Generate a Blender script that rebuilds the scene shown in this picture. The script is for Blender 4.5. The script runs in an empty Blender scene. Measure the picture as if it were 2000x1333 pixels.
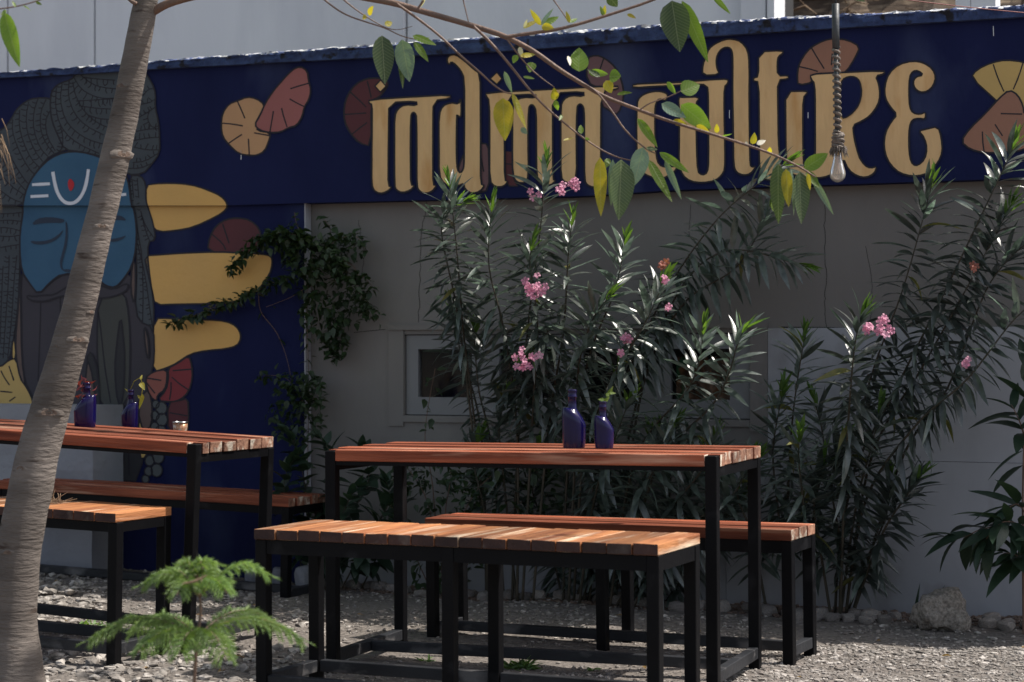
import bpy, bmesh, math, random
import numpy as np
from mathutils import Vector, Matrix, Quaternion, noise
random.seed(7)
R = random.uniform
PI = math.pi
# ------------------------------------------------------------------ camera, light, exposure
F, H0, CH = 3667.0, 697.0, 1.07           # focal in photo pixels, horizon row, camera height
scene = bpy.context.scene
COL = scene.collection
cam = bpy.data.cameras.new('camera'); camo = bpy.data.objects.new('camera', cam); COL.objects.link(camo)
camo.location = (0, 0, CH); camo.rotation_euler = (PI/2, 0, 0)
cam.sensor_width = 36; cam.lens = 36*F/2000; cam.shift_y = (H0-666.5)/2000
cam.clip_start = .1; cam.clip_end = 500
cam.dof.use_dof = True; cam.dof.focus_distance = 6.9; cam.dof.aperture_fstop = 4.5
scene.camera = camo
SUN_EL, SX, SY = math.radians(57), .995, .10          # sun stands to the right and beyond the wall
world = bpy.data.worlds.new('World'); scene.world = world; world.use_nodes = True
nt = world.node_tree; bg = nt.nodes['Background']
sky = nt.nodes.new('ShaderNodeTexSky'); sky.sky_type = 'NISHITA'; sky.sun_disc = False
sky.sun_elevation = SUN_EL; sky.sun_rotation = math.atan2(SX, SY)
sky.dust_density = 2.5; hsv = nt.nodes.new('ShaderNodeHueSaturation'); hsv.inputs['Saturation'].default_value = .62
nt.links.new(sky.outputs[0], hsv.inputs['Color']); nt.links.new(hsv.outputs[0], bg.inputs[0]); bg.inputs[1].default_value = .110
sun = bpy.data.lights.new('sun', 'SUN'); suno = bpy.data.objects.new('sun', sun); COL.objects.link(suno)
sun.energy = 4.1; sun.angle = math.radians(.5); sun.color = (1, .94, .86)
sd = Vector((SX*math.cos(SUN_EL)/math.hypot(SX, SY), SY*math.cos(SUN_EL)/math.hypot(SX, SY), math.sin(SUN_EL)))
suno.rotation_euler = sd.to_track_quat('Z', 'Y').to_euler(); suno.location = (3, 8, 8)
scene.view_settings.view_transform = 'Standard'; scene.view_settings.look = 'None'
scene.view_settings.exposure = 0.55; scene.view_settings.gamma = 1
scene.view_settings.use_curve_mapping = False
scene.render.engine = 'CYCLES'

# ------------------------------------------------------------------ helpers
def W3(px, py, z):                     # a photo pixel at distance z
    return Vector(((px-1000)/F*z, z, CH+(H0-py)/F*z))
WO = Vector((2.07, 7.68)); WA = math.radians(22.5)
WU = Vector((math.cos(WA), -math.sin(WA))); WN = Vector((-math.sin(WA), -math.cos(WA)))
def WP(px, py, off=0):                 # the point of the wall's plane (moved off metres out) that the pixel meets
    r = Vector(((px-1000)/F, 1)); t = (off+WO.dot(WN))/r.dot(WN)
    return Vector((r.x*t, t, CH+(H0-py)/F*t))
def UH(px, py, off=0):
    p = WP(px, py, off); return ((p.xy-WO).dot(WU), p.z)
def FR(u, h, off=0):                   # wall frame to world
    q = WO+WU*u+WN*off; return Vector((q.x, q.y, h))

class MB:
    def __init__(s): s.v = []; s.f = []; s.m = []
    def add(s, vs, fs, m=0):
        o = len(s.v); s.v += [tuple(v) for v in vs]; s.f += [tuple(i+o for i in f) for f in fs]; s.m += [m]*len(fs)
    def box(s, a, b, m=0, M=None):
        vs = [Vector((x, y, z)) for x in (a[0], b[0]) for y in (a[1], b[1]) for z in (a[2], b[2])]
        if M: vs = [M @ v for v in vs]
        s.add(vs, [(0, 1, 3, 2), (4, 6, 7, 5), (0, 4, 5, 1), (2, 3, 7, 6), (0, 2, 6, 4), (1, 5, 7, 3)], m)
    def tube(s, pts, rad, n=8, m=0, cap=True):
        pts = [Vector(p) for p in pts]; k = len(pts)
        if not hasattr(rad, '__len__'): rad = [rad]*k
        ref = Vector((0.13, .2, 1)); vs = []
        for i, p in enumerate(pts):
            t = (pts[min(i+1, k-1)]-pts[max(i-1, 0)]).normalized()
            a = t.cross(ref)
            if a.length < .1: a = t.cross(Vector((1, 0, 0)))
            a.normalize(); b = t.cross(a)
            for j in range(n):
                g = 2*PI*j/n; vs.append(p+(a*math.cos(g)+b*math.sin(g))*rad[i])
        fs = [(i*n+j, i*n+(j+1) % n, (i+1)*n+(j+1) % n, (i+1)*n+j) for i in range(k-1) for j in range(n)]
        if cap: fs += [tuple(range(n-1, -1, -1)), tuple((k-1)*n+j for j in range(n))]
        s.add(vs, fs, m)
    def lathe(s, prof, n=24, m=0, M=None):
        vs = []
        for r, z in prof:
            for j in range(n):
                v = Vector((r*math.cos(2*PI*j/n), r*math.sin(2*PI*j/n), z)); vs.append(M @ v if M else v)
        k = len(prof)
        fs = [(i*n+j, i*n+(j+1) % n, (i+1)*n+(j+1) % n, (i+1)*n+j) for i in range(k-1) for j in range(n)]
        s.add(vs, fs, m)
    def build(s, name, mats, parent=None, smooth=False):
        me = bpy.data.meshes.new(name); me.from_pydata(s.v, [], s.f)
        for mt in (mats if isinstance(mats, (list, tuple)) else [mats]): me.materials.append(mt)
        if max(s.m, default=0) > 0: me.polygons.foreach_set('material_index', s.m)
        if smooth: me.polygons.foreach_set('use_smooth', [True]*len(s.f))
        me.update()
        return link(name, me, parent)
def link(name, me, parent=None):
    o = bpy.data.objects.new(name, me); COL.objects.link(o)
    if parent is not None: o.parent = parent; 
    return o
def bevel(o, w, seg=2):
    m = o.modifiers.new('bevel', 'BEVEL'); m.width = w; m.segments = seg; m.limit_method = 'ANGLE'
def tag(o, label=None, cat=None, group=None, kind=None):
    if label: o['label'] = label
    if cat: o['category'] = cat
    if group: o['group'] = group
    if kind: o['kind'] = kind
    return o
def empty(name, loc=(0, 0, 0), rot=(0, 0, 0)):
    o = bpy.data.objects.new(name, None); COL.objects.link(o); o.location = loc; o.rotation_euler = rot
    o.empty_display_size = .1; return o

# ------------------------------------------------------------------ materials
def mat(name, c1, c2=None, scale=8, rough=.8, bump=.0, bscale=60, stretch=(1, 1, 1), rnd=0, metal=0, trans=0, spec=.5,
        c3=None, c3scale=3, c3lo=.6, c3hi=.7, detail=6, coord='Object', coat=0, tint=(1.9, 1.9, .7)):
    m = bpy.data.materials.new(name); m.use_nodes = True; t = m.node_tree; N = t.nodes; L = t.links
    b = N['Principled BSDF']; b.inputs['Roughness'].default_value = rough; b.inputs['Metallic'].default_value = metal
    b.inputs['Specular IOR Level'].default_value = spec; b.inputs['Coat Weight'].default_value = coat
    tc = N.new('ShaderNodeTexCoord'); mp = N.new('ShaderNodeMapping'); mp.inputs['Scale'].default_value = stretch
    L.new(tc.outputs[coord], mp.inputs[0]); src = mp.outputs[0]
    if rnd:
        oi = N.new('ShaderNodeObjectInfo'); ad = N.new('ShaderNodeVectorMath'); ad.operation = 'MULTIPLY_ADD'
        cx = N.new('ShaderNodeCombineXYZ'); L.new(oi.outputs['Random'], cx.inputs[0]); L.new(oi.outputs['Random'], cx.inputs[1]); L.new(oi.outputs['Random'], cx.inputs[2])
        L.new(cx.outputs[0], ad.inputs[0]); ad.inputs[1].default_value = (17, 31, 23); L.new(src, ad.inputs[2]); src = ad.outputs[0]
    nz = N.new('ShaderNodeTexNoise'); nz.inputs['Scale'].default_value = scale; nz.inputs['Detail'].default_value = detail
    L.new(src, nz.inputs['Vector'])
    rp = N.new('ShaderNodeValToRGB'); rp.color_ramp.elements[0].position = .32; rp.color_ramp.elements[1].position = .68
    rp.color_ramp.elements[0].color = (*c1, 1); rp.color_ramp.elements[1].color = (*(c2 or c1), 1)
    L.new(nz.outputs[0], rp.inputs[0]); col = rp.outputs[0]
    if c3:
        n3 = N.new('ShaderNodeTexNoise'); n3.inputs['Scale'].default_value = c3scale; n3.inputs['Detail'].default_value = 8
        L.new(src, n3.inputs['Vector'])
        r3 = N.new('ShaderNodeMapRange'); r3.inputs[1].default_value = c3lo; r3.inputs[2].default_value = c3hi; L.new(n3.outputs[0], r3.inputs[0])
        mx = N.new('ShaderNodeMixRGB'); L.new(r3.outputs[0], mx.inputs[0]); L.new(col, mx.inputs[1]); mx.inputs[2].default_value = (*c3, 1); col = mx.outputs[0]
    if rnd:
        hs = N.new('ShaderNodeHueSaturation'); mr = N.new('ShaderNodeMapRange'); mr.inputs[3].default_value = 1-rnd; mr.inputs[4].default_value = 1+rnd
        L.new(oi.outputs['Random'], mr.inputs[0]); L.new(mr.outputs[0], hs.inputs['Value'])
        L.new(col, hs.inputs['Color']); col = hs.outputs[0]
    L.new(col, b.inputs['Base Color'])
    if bump:
        bn = N.new('ShaderNodeTexNoise'); bn.inputs['Scale'].default_value = bscale; bn.inputs['Detail'].default_value = 8; L.new(src, bn.inputs['Vector'])
        bp = N.new('ShaderNodeBump'); bp.inputs['Strength'].default_value = bump; bp.inputs['Distance'].default_value = .01
        L.new(bn.outputs[0], bp.inputs['Height']); L.new(bp.outputs[0], b.inputs['Normal'])
    if trans:
        tr = N.new('ShaderNodeBsdfTranslucent'); hs2 = N.new('ShaderNodeMixRGB'); hs2.blend_type = 'MULTIPLY'; hs2.inputs[0].default_value = 1
        L.new(col, hs2.inputs[1]); hs2.inputs[2].default_value = (*tint, 1); L.new(hs2.outputs[0], tr.inputs[0])
        ms = N.new('ShaderNodeMixShader'); ms.inputs[0].default_value = trans
        L.new(b.outputs[0], ms.inputs[1]); L.new(tr.outputs[0], ms.inputs[2]); L.new(ms.outputs[0], N['Material Output'].inputs[0])
    return m
def glass(name, col, rough=.03, ior=1.45):
    m = bpy.data.materials.new(name); m.use_nodes = True; b = m.node_tree.nodes['Principled BSDF']
    b.inputs['Base Color'].default_value = (*col, 1); b.inputs['Roughness'].default_value = rough
    b.inputs['Transmission Weight'].default_value = 1; b.inputs['IOR'].default_value = ior
    return m
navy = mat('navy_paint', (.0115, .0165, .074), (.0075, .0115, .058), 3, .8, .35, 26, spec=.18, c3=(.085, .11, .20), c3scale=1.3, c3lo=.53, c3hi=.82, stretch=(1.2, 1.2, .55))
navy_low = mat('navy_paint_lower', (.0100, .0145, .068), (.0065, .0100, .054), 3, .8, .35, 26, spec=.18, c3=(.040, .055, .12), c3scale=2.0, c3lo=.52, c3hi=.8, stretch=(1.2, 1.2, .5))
cope = mat('worn_navy_coping', (.018, .032, .100), (.05, .082, .20), 14, .9, .9, 45, c3=(.012, .012, .02), c3scale=16, c3lo=.56, c3hi=.64)
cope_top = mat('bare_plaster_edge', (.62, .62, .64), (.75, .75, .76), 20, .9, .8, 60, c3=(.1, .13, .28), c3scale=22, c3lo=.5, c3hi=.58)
ochre = mat('ochre_letter_paint', (.82, .54, .27), (.72, .47, .24), 9, .8, .3, 30, spec=.2, c3=(.60, .31, .11), c3scale=6, c3lo=.56, c3hi=.8, stretch=(2, 2, .5))
yellow = mat('yellow_finger_paint', (.76, .45, .15), (.68, .41, .15), 3, .8, .3, 30, spec=.2)
paleyel = mat('pale_yellow_paint', (.62, .42, .14), (.55, .37, .13), 4, .7, .15, 50)
coral = mat('coral_paint', (.37, .125, .12), (.33, .11, .105), 4, .7, .1)
peach = mat('peach_paint', (.62, .36, .18), (.54, .30, .155), 4, .7, .1)
brownp = mat('brown_petal_paint', (.36, .17, .11), (.31, .15, .10), 4, .7, .1)
maroon = mat('maroon_paint', (.105, .022, .030), (.09, .02, .027), 4, .7, .1)
redp = mat('red_petal_paint', (.23, .028, .036), (.20, .026, .034), 4, .7, .1)
salmon = mat('salmon_petal_paint', (.31, .10, .075), (.28, .09, .07), 4, .7, .1)
mauve = mat('mauve_paint', (.17, .085, .095), (.15, .075, .085), 4, .7, .1)
faceb = mat('blue_skin_paint', (.060, .140, .235), (.046, .110, .195), 3, .8, .2, 30, spec=.2)
facedk = mat('shaded_blue_paint', (.02, .032, .06), (.024, .042, .08), 5, .7, .1)
hairp = mat('grey_hair_paint', (.062, .075, .09), (.048, .058, .07), 6, .75, .15)
beard1 = mat('purple_grey_beard_paint', (.048, .042, .056), (.042, .038, .05), 4, .75, .1)
beard2 = mat('olive_grey_beard_paint', (.062, .064, .06), (.056, .058, .054), 4, .75, .1)
beard3 = mat('dark_beard_paint', (.028, .028, .033), None, 4, .75, .1)
brownsk = mat('brown_paint', (.13, .088, .08), (.115, .08, .072), 4, .75, .1)
black = mat('black_outline_paint', (.014, .012, .02), None, 4, .7)
white_p = mat('white_mark_paint', (.72, .74, .82), None, 4, .7)
red_dot = mat('red_mark_paint', (.5, .02, .03), None, 4, .7)
stonep = mat('painted_grey_disc', (.09, .10, .105), (.075, .085, .09), 8, .75, .1)
greyw = mat('grey_wall_paint', (.212, .198, .190), (.182, .171, .164), 1.8, .88, .5, 9, c3=(.255, .245, .235), c3scale=1.3, c3lo=.48, c3hi=.72, stretch=(1, 1, .45), spec=.25)
greyw_bounce = mat('grey_bounce_light_paint', (.395, .405, .44), (.335, .342, .37), 1.8, .88, .5, 9, spec=.25, c3=(.17, .155, .14), c3scale=3.2, c3lo=.55, c3hi=.75, stretch=(1, 1, .6))  # bounce light from sunlit ground put into the lighter grey; brown patches are stains
crackm = mat('dark_crack_line', (.05, .048, .045), None, 5, .95)  # even dark tone for the crack and ledge lines
whitep = mat('white_plaster', (.86, .87, .89), (.80, .81, .84), 2, .85, .2, 30, c3=(.66, .67, .71), c3scale=1.8, c3lo=.48, c3hi=.75, stretch=(1, 1, .3))
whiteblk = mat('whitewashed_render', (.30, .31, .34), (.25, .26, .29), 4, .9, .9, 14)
reveal = mat('white_edge_paint', (.50, .50, .55), None, 4, .8, .2)
framew = mat('window_frame_paint', (.235, .24, .25), (.20, .205, .215), 3, .6, .1)
wood = mat('orange_brown_wood', (.34, .098, .048), (.11, .028, .015), 7, .6, .45, 30, spec=.22, rnd=.45, c3=(.52, .30, .20), c3scale=6, c3lo=.56, c3hi=.75, stretch=(.3, 4.5, 4.5))
woodx = mat('weathered_bench_wood', (.42, .18, .072), (.19, .065, .030), 7, .6, .5, 30, spec=.25, rnd=.42, c3=(.60, .47, .34), c3scale=5, c3lo=.53, c3hi=.70, stretch=(3.2, .35, 3.2))
endgrain = mat('end_grain_wood', (.36, .19, .12), (.13, .05, .03), 30, .8, .6, 60, rnd=.35, c3=(.55, .47, .38), c3scale=22, c3lo=.52, c3hi=.64)
metal = mat('black_painted_steel', (.005, .005, .006), (.003, .003, .004), 6, .5, .12, 80, spec=.12, c3=(.016, .016, .018), c3scale=9, c3lo=.6, c3hi=.75)
railm = mat('scuffed_steel_rail', (.010, .011, .014), (.028, .03, .035), 9, .5, .2, 60, spec=.35, c3=(.13, .125, .125), c3scale=12, c3lo=.56, c3hi=.7, stretch=(.5, 1, 1))
bark = mat('pale_grey_bark', (.20, .172, .152), (.085, .071, .062), 2.2, .9, .7, 24, c3=(.06, .043, .035), c3scale=8, c3lo=.62, c3hi=.70, stretch=(1, 1, 4.2), spec=.25)
knotm = mat('dark_bark_knot', (.10, .065, .05), (.18, .13, .10), 40, .9, .9, 60)
twig = mat('brown_twig_bark', (.20, .12, .085), (.13, .08, .06), 20, .6, .4, 80)
olstem = mat('oleander_stem', (.035, .034, .022), (.075, .06, .042), 12, .7, .3)
def leafm(n, a, b, tr=.35, r=.35, rn=.25, sp=.5, **k): return mat(n, a, b, 25, r, .15, 90, rnd=rn, trans=tr, spec=sp, **k)
ol_leaf = leafm('oleander_leaf', (.135, .165, .145), (.030, .050, .038), .26, .34, .6, 1.0, tint=(2.2, 2.5, 2.2))
ol_leaf.node_tree.nodes['Principled BSDF'].inputs['Coat Weight'].default_value = 1; ol_leaf.node_tree.nodes['Principled BSDF'].inputs['Coat Roughness'].default_value = .40
ol_young = leafm('young_oleander_leaf', (.11, .20, .045), (.075, .15, .04), .4, .4)
def veins(m):
    t = m.node_tree; N = t.nodes; L = t.links; tc = N.new('ShaderNodeTexCoord'); sx = N.new('ShaderNodeSeparateXYZ'); L.new(tc.outputs['Object'], sx.inputs[0])
    def mth(op, a, b=None, c=None):
        n = N.new('ShaderNodeMath'); n.operation = op
        for i, v in enumerate((a, b, c)):
            if v is None: continue
            if isinstance(v, (int, float)): n.inputs[i].default_value = v
            else: L.new(v, n.inputs[i])
        return n.outputs[0]
    ab = mth('ABSOLUTE', sx.outputs[0]); ph = mth('MULTIPLY_ADD', ab, -.75, sx.outputs[1]); w = mth('SINE', mth('MULTIPLY', ph, 620.0)); w = mth('POWER', mth('MULTIPLY_ADD', w, .5, .5), 6.0)
    mid = mth('LESS_THAN', ab, .0011); ve = mth('MAXIMUM', mth('MULTIPLY', w, .45), mid)
    b = N['Principled BSDF']; src = b.inputs['Base Color'].links[0].from_socket; mx = N.new('ShaderNodeMixRGB'); mx.inputs[2].default_value = (.42, .46, .24, 1)
    L.new(mth('MULTIPLY', ve, .45), mx.inputs[0]); L.new(src, mx.inputs[1]); L.new(mx.outputs[0], b.inputs['Base Color'])
    bp = N.new('ShaderNodeBump'); bp.inputs['Strength'].default_value = .5; bp.inputs['Distance'].default_value = .002; L.new(ve, bp.inputs['Height']); L.new(bp.outputs[0], b.inputs['Normal'])
    return m
lf_dark = leafm('dark_tree_leaf', (.06, .10, .03), (.045, .08, .03), .25, .4)
lf_lime = leafm('lime_tree_leaf', (.16, .26, .04), (.11, .2, .03), .5, .45)
lf_pale = leafm('pale_tree_leaf', (.20, .30, .24), (.15, .24, .18), .25, .4)
lf_yel = leafm('yellow_tree_leaf', (.42, .34, .03), (.28, .26, .03), .5, .5)
lf_wht = leafm('bleached_leaf', (.6, .58, .5), (.5, .48, .4), .3, .5)
vine_leaf = leafm('vine_leaf', (.04, .072, .028), (.022, .042, .018), .25, .45)
broad_leaf = leafm('broad_shrub_leaf', (.028, .052, .032), (.018, .038, .024), .2, .4)
needle = leafm('pine_needle', (.23, .33, .11), (.11, .19, .07), .3, .55)
weedm = leafm('weed_leaf', (.14, .24, .08), (.10, .18, .06), .35, .5)
petal = leafm('pink_petal', (.66, .25, .40), (.76, .42, .54), .35, .6, .12, tint=(1.4, 1.1, 1.2))
petal_dk = leafm('faded_petal', (.40, .14, .12), (.3, .12, .08), .3, .7, .2)
rockm = mat('pale_rock', (.44, .40, .37), (.27, .245, .225), 9, .9, .9, 30, rnd=.3, c3=(.50, .40, .33), c3scale=5, c3lo=.55, c3hi=.7)
boulderm = mat('boulder_rock', (.46, .41, .36), (.17, .15, .13), 9, .95, 1, 26, c3=(.42, .40, .37), c3scale=14, c3lo=.58, c3hi=.7)
pebblem = mat('pebble_stone', (.30, .272, .245), (.13, .116, .104), 22, .9, .6, 50, c3=(.50, .46, .42), c3scale=16, c3lo=.5, c3hi=.65)
pebbled = mat('dark_pebble_stone', (.17, .155, .145), (.26, .22, .19), 14, .9, .6, 50)
cobalt = mat('cobalt_blue_glass', (.004, .004, .062), (.012, .005, .038), 6, .14, 0, rnd=.1, spec=.4, coat=0)
bulbglass = glass('clear_bulb_glass', (.80, .74, .66), .08, 1.42); bulbglass.node_tree.nodes['Principled BSDF'].inputs['Transmission Weight'].default_value = .72
bulbmetal = mat('brass_cap', (.35, .24, .10), None, 5, .35, 0, metal=1)
filam = mat('filament', (.55, .35, .25), None, 5, .5)
ropem = mat('jute_rope', (.27, .23, .20), (.12, .10, .085), 60, .9, .9, 120)
pipem = mat('grey_pipe', (.04, .045, .05), (.06, .065, .07), 10, .5, .2)
copper = mat('printed_copper_cup', (.45, .19, .09), (.55, .36, .24), 60, .35, .2, 60, metal=.4, c3=(.7, .6, .5), c3scale=70, c3lo=.55, c3hi=.6)
silver = mat('silver_rim', (.6, .6, .6), None, 5, .25, metal=1)
drym = mat('dry_straw', (.30, .21, .13), (.17, .11, .07), 30, .9, .5, 60)
bankm = mat('brown_brush_bank', (.13, .09, .06), (.05, .035, .025), 5, .95, 1, 14, c3=(.24, .18, .12), c3scale=12, c3lo=.55, c3hi=.7, stretch=(.6, .6, 3))
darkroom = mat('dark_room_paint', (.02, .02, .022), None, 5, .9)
reflm = mat('garden_reflection_pattern', (.30, .13, .05), (.012, .010, .008), 34, .8, 0, c3=(.03, .16, .06), c3scale=9, c3lo=.55, c3hi=.6)  # colours of a garden reflection, put into a cloth pattern
redwire = mat('red_wire', (.30, .10, .09), None, 5, .6)
driedred = leafm('dried_red_flower', (.24, .04, .05), (.12, .025, .03), .2, .6)

# dark window glass
paneg = mat('window_glass', (.010, .011, .013), None, 5, .06, 0, spec=.9)
paneg.node_tree.nodes['Principled BSDF'].inputs['Alpha'].default_value = .22

# ------------------------------------------------------------------ ground
gm = bpy.data.materials.new('gravel_and_dust'); gm.use_nodes = True
t = gm.node_tree; N = t.nodes; L = t.links; b = N['Principled BSDF']; b.inputs['Roughness'].default_value = .95
tc = N.new('ShaderNodeTexCoord')
def nz(s, d=8, src=None):
    n = N.new('ShaderNodeTexNoise'); n.inputs['Scale'].default_value = s; n.inputs['Detail'].default_value = d; L.new(tc.outputs['Object'], n.inputs['Vector']); return n
n1 = nz(1.3); n2 = nz(35); 
vo = N.new('ShaderNodeTexVoronoi'); vo.inputs['Scale'].default_value = 70; L.new(tc.outputs['Object'], vo.inputs['Vector'])
r1 = N.new('ShaderNodeValToRGB'); e = r1.color_ramp.elements; e[0].position = .3; e[1].position = .7; e[0].color = (.105, .090, .079, 1); e[1].color = (.20, .176, .156, 1); L.new(n2.outputs[0], r1.inputs[0])
vs_ = N.new('ShaderNodeSeparateColor'); L.new(vo.outputs['Color'], vs_.inputs[0]); vr = N.new('ShaderNodeMapRange'); vr.inputs[3].default_value = .45; vr.inputs[4].default_value = 1.35; L.new(vs_.outputs[0], vr.inputs[0])
vc = N.new('ShaderNodeCombineColor'); [L.new(vr.outputs[0], vc.inputs[i]) for i in range(3)]
m1 = N.new('ShaderNodeMixRGB'); m1.blend_type = 'MULTIPLY'; m1.inputs[0].default_value = .8; L.new(r1.outputs[0], m1.inputs[1]); L.new(vc.outputs[0], m1.inputs[2])
m2 = N.new('ShaderNodeMixRGB'); mr = N.new('ShaderNodeMapRange'); mr.inputs[1].default_value = .42; mr.inputs[2].default_value = .58; L.new(n1.outputs[0], mr.inputs[0]); L.new(mr.outputs[0], m2.inputs[0]); L.new(r1.outputs[0], m2.inputs[1]); L.new(m1.outputs[0], m2.inputs[2])
L.new(m2.outputs[0], b.inputs['Base Color'])
bp = N.new('ShaderNodeBump'); bp.inputs['Strength'].default_value = .9; bp.inputs['Distance'].default_value = .012; L.new(n2.outputs[0], bp.inputs['Height']); 
bp2 = N.new('ShaderNodeBump'); bp2.inputs['Strength'].default_value = .6; bp2.inputs['Distance'].default_value = .008; L.new(vo.outputs['Distance'], bp2.inputs['Height']); L.new(bp.outputs[0], bp2.inputs['Normal']); L.new(bp2.outputs[0], b.inputs['Normal'])
def gz(x, y):
    if abs(x) > 6 or y < 2 or y > 12: return -.01
    return .013*noise.noise(Vector((x*2.2, y*2.2, 0)))+.006*noise.noise(Vector((x*9, y*9, 3)))+(.02 if x < -1 and y > 8.4 else 0)*min(1, (-1-x))
def axis(lo, hi, step, far):
    a = list(np.arange(lo, hi+1e-6, step)); d = step
    l = [lo]; 
    while l[-1] > -far: d *= 1.6; l.append(l[-1]-d)
    d = step; h = [hi]
    while h[-1] < far: d *= 1.6; h.append(h[-1]+d)
    return l[:0:-1]+a+h[1:]
xs = axis(-4, 4, .05, 260); ys = axis(3, 11, .05, 260)
g = MB(); nx = len(xs)
g.v = [(x, y, gz(x, y)) for y in ys for x in xs]
g.f = [(j*nx+i, j*nx+i+1, (j+1)*nx+i+1, (j+1)*nx+i) for j in range(len(ys)-1) for i in range(nx-1)]; g.m = [0]*len(g.f)
tag(g.build('ground', gm, smooth=True), kind='structure')

# ------------------------------------------------------------------ the mural wall
DB, DL, DW = .08, .055, 0.0          # proud of the grey wall: band, left panel
wall = tag(empty('mural_wall', FR(-3, 0, 0)), 'long navy wall painted with ochre lettering, a blue bearded face and petals', 'wall')
ROOTINV = Matrix.Translation(-wall.location)
def wbuild(mb, name, mats, smooth=False, parent=wall):
    mb.v = [tuple(ROOTINV @ Vector(v)) for v in mb.v]
    return mb.build(name, mats, parent, smooth)
top_px = [(-700, 184), (-300, 160), (0, 141), (150, 130), (300, 118), (450, 107), (600, 96), (800, 81), (1000, 67), (1150, 57), (1300, 46), (1520, 33), (1700, 25), (1850, 17), (2000, 8), (2300, -12), (2700, -38)]
copb_px = [(-700, 196), (-300, 173), (0, 152), (150, 145), (300, 135), (450, 127), (600, 119), (800, 109), (1000, 99), (1150, 88), (1300, 77), (1520, 62), (1700, 51), (1850, 42), (2000, 33), (2300, 13), (2700, -13)]
bot_px = [(-700, 402), (0, 402), (300, 402), (450, 401.5), (600, 397), (800, 392), (1130, 384), (1310, 372), (1900, 352), (2000, 349), (2700, 326)]
def interp(tab, x):
    for (a, b), (c, d) in zip(tab, tab[1:]):
        if x <= c: return b+(d-b)*(x-a)/(c-a)
    return tab[-1][1]
def strip(mb, xsp, top, bot, off, back, m=0):
    vs = []
    for x in xsp:
        a = WP(x, interp(top, x) if top else 0, off); bb = WP(x, interp(bot, x), off)
        ua = (a.xy-WO).dot(WU)
        vs += [FR(ua, bb.z, off), FR(ua, a.z, off), FR(ua, a.z, back), FR(ua, bb.z, back)]
    fs = []
    for i in range(len(xsp)-1):
        o, p = 4*i, 4*i+4
        for k in range(4): fs.append((o+k, p+k, p+(k+1) % 4, o+(k+1) % 4))
    fs += [(0, 1, 2, 3), tuple(4*(len(xsp)-1)+k for k in (3, 2, 1, 0))]
    mb.add(vs, fs, m)
xsb = list(range(-700, 2701, 50))
mb = MB(); strip(mb, xsb, copb_px, bot_px, DB, -.12); wbuild(mb, 'painted_band', navy)
# coping: rough slab, navy face and bare edge
mb = MB(); P = []
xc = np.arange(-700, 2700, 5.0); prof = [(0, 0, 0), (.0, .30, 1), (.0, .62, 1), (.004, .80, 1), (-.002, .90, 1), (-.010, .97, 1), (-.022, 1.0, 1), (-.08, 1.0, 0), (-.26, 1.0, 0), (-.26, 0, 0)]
np_ = len(prof)
for x in xc:
    a = WP(x, interp(top_px, x), DB+.03); bb = WP(x, interp(copb_px, x), DB+.03); u = (a.xy-WO).dot(WU)
    for k, (do, fr, am) in enumerate(prof):
        q = Vector((u*14, k*.7, 0)); q2 = Vector((u*60, k*1.3, 5))
        dz = .006*noise.noise(q)*(fr > .7)+.004*noise.noise(q2)*(fr > .7)+(.012*min(0, noise.noise(q*.6+Vector((9, 9, 9)))+.25) if fr > .75 else 0)
        mb.v.append(tuple(FR(u, bb.z+(a.z-bb.z)*fr+dz, DB+.03+do+am*(.009*noise.noise(q)+.006*noise.noise(q2)))))
for i in range(len(xc)-1):
    for k in range(np_):
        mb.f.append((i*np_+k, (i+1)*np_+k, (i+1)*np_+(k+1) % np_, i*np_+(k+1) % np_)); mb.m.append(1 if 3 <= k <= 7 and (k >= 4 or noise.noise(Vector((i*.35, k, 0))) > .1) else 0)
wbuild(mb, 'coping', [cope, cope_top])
# lower left navy wall
u0 = UH(-700, 800, DL)[0]; u1 = UH(594, 800, DL)[0]
def wbox(mb, u0, u1, h0, h1, o0, o1, m=0):
    vs = [FR(u, h, o) for u in (u0, u1) for h in (h0, h1) for o in (o0, o1)]
    mb.add(vs, [(0, 1, 3, 2), (4, 6, 7, 5), (0, 4, 5, 1), (2, 3, 7, 6), (0, 2, 6, 4), (1, 5, 7, 3)], m)
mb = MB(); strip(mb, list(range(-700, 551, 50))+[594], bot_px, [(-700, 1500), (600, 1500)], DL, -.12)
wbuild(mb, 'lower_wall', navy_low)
mb = MB(); ur = UH(594, 800, DL)[0]; wbox(mb, ur+.001, ur+.006, 0, UH(600, 398)[1]-.004, -.05, DL-.001)
wbuild(mb, 'white_corner_edge', reveal)
for py in (800, 1018):   # faint horizontal joints in the lower wall
    pass

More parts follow.
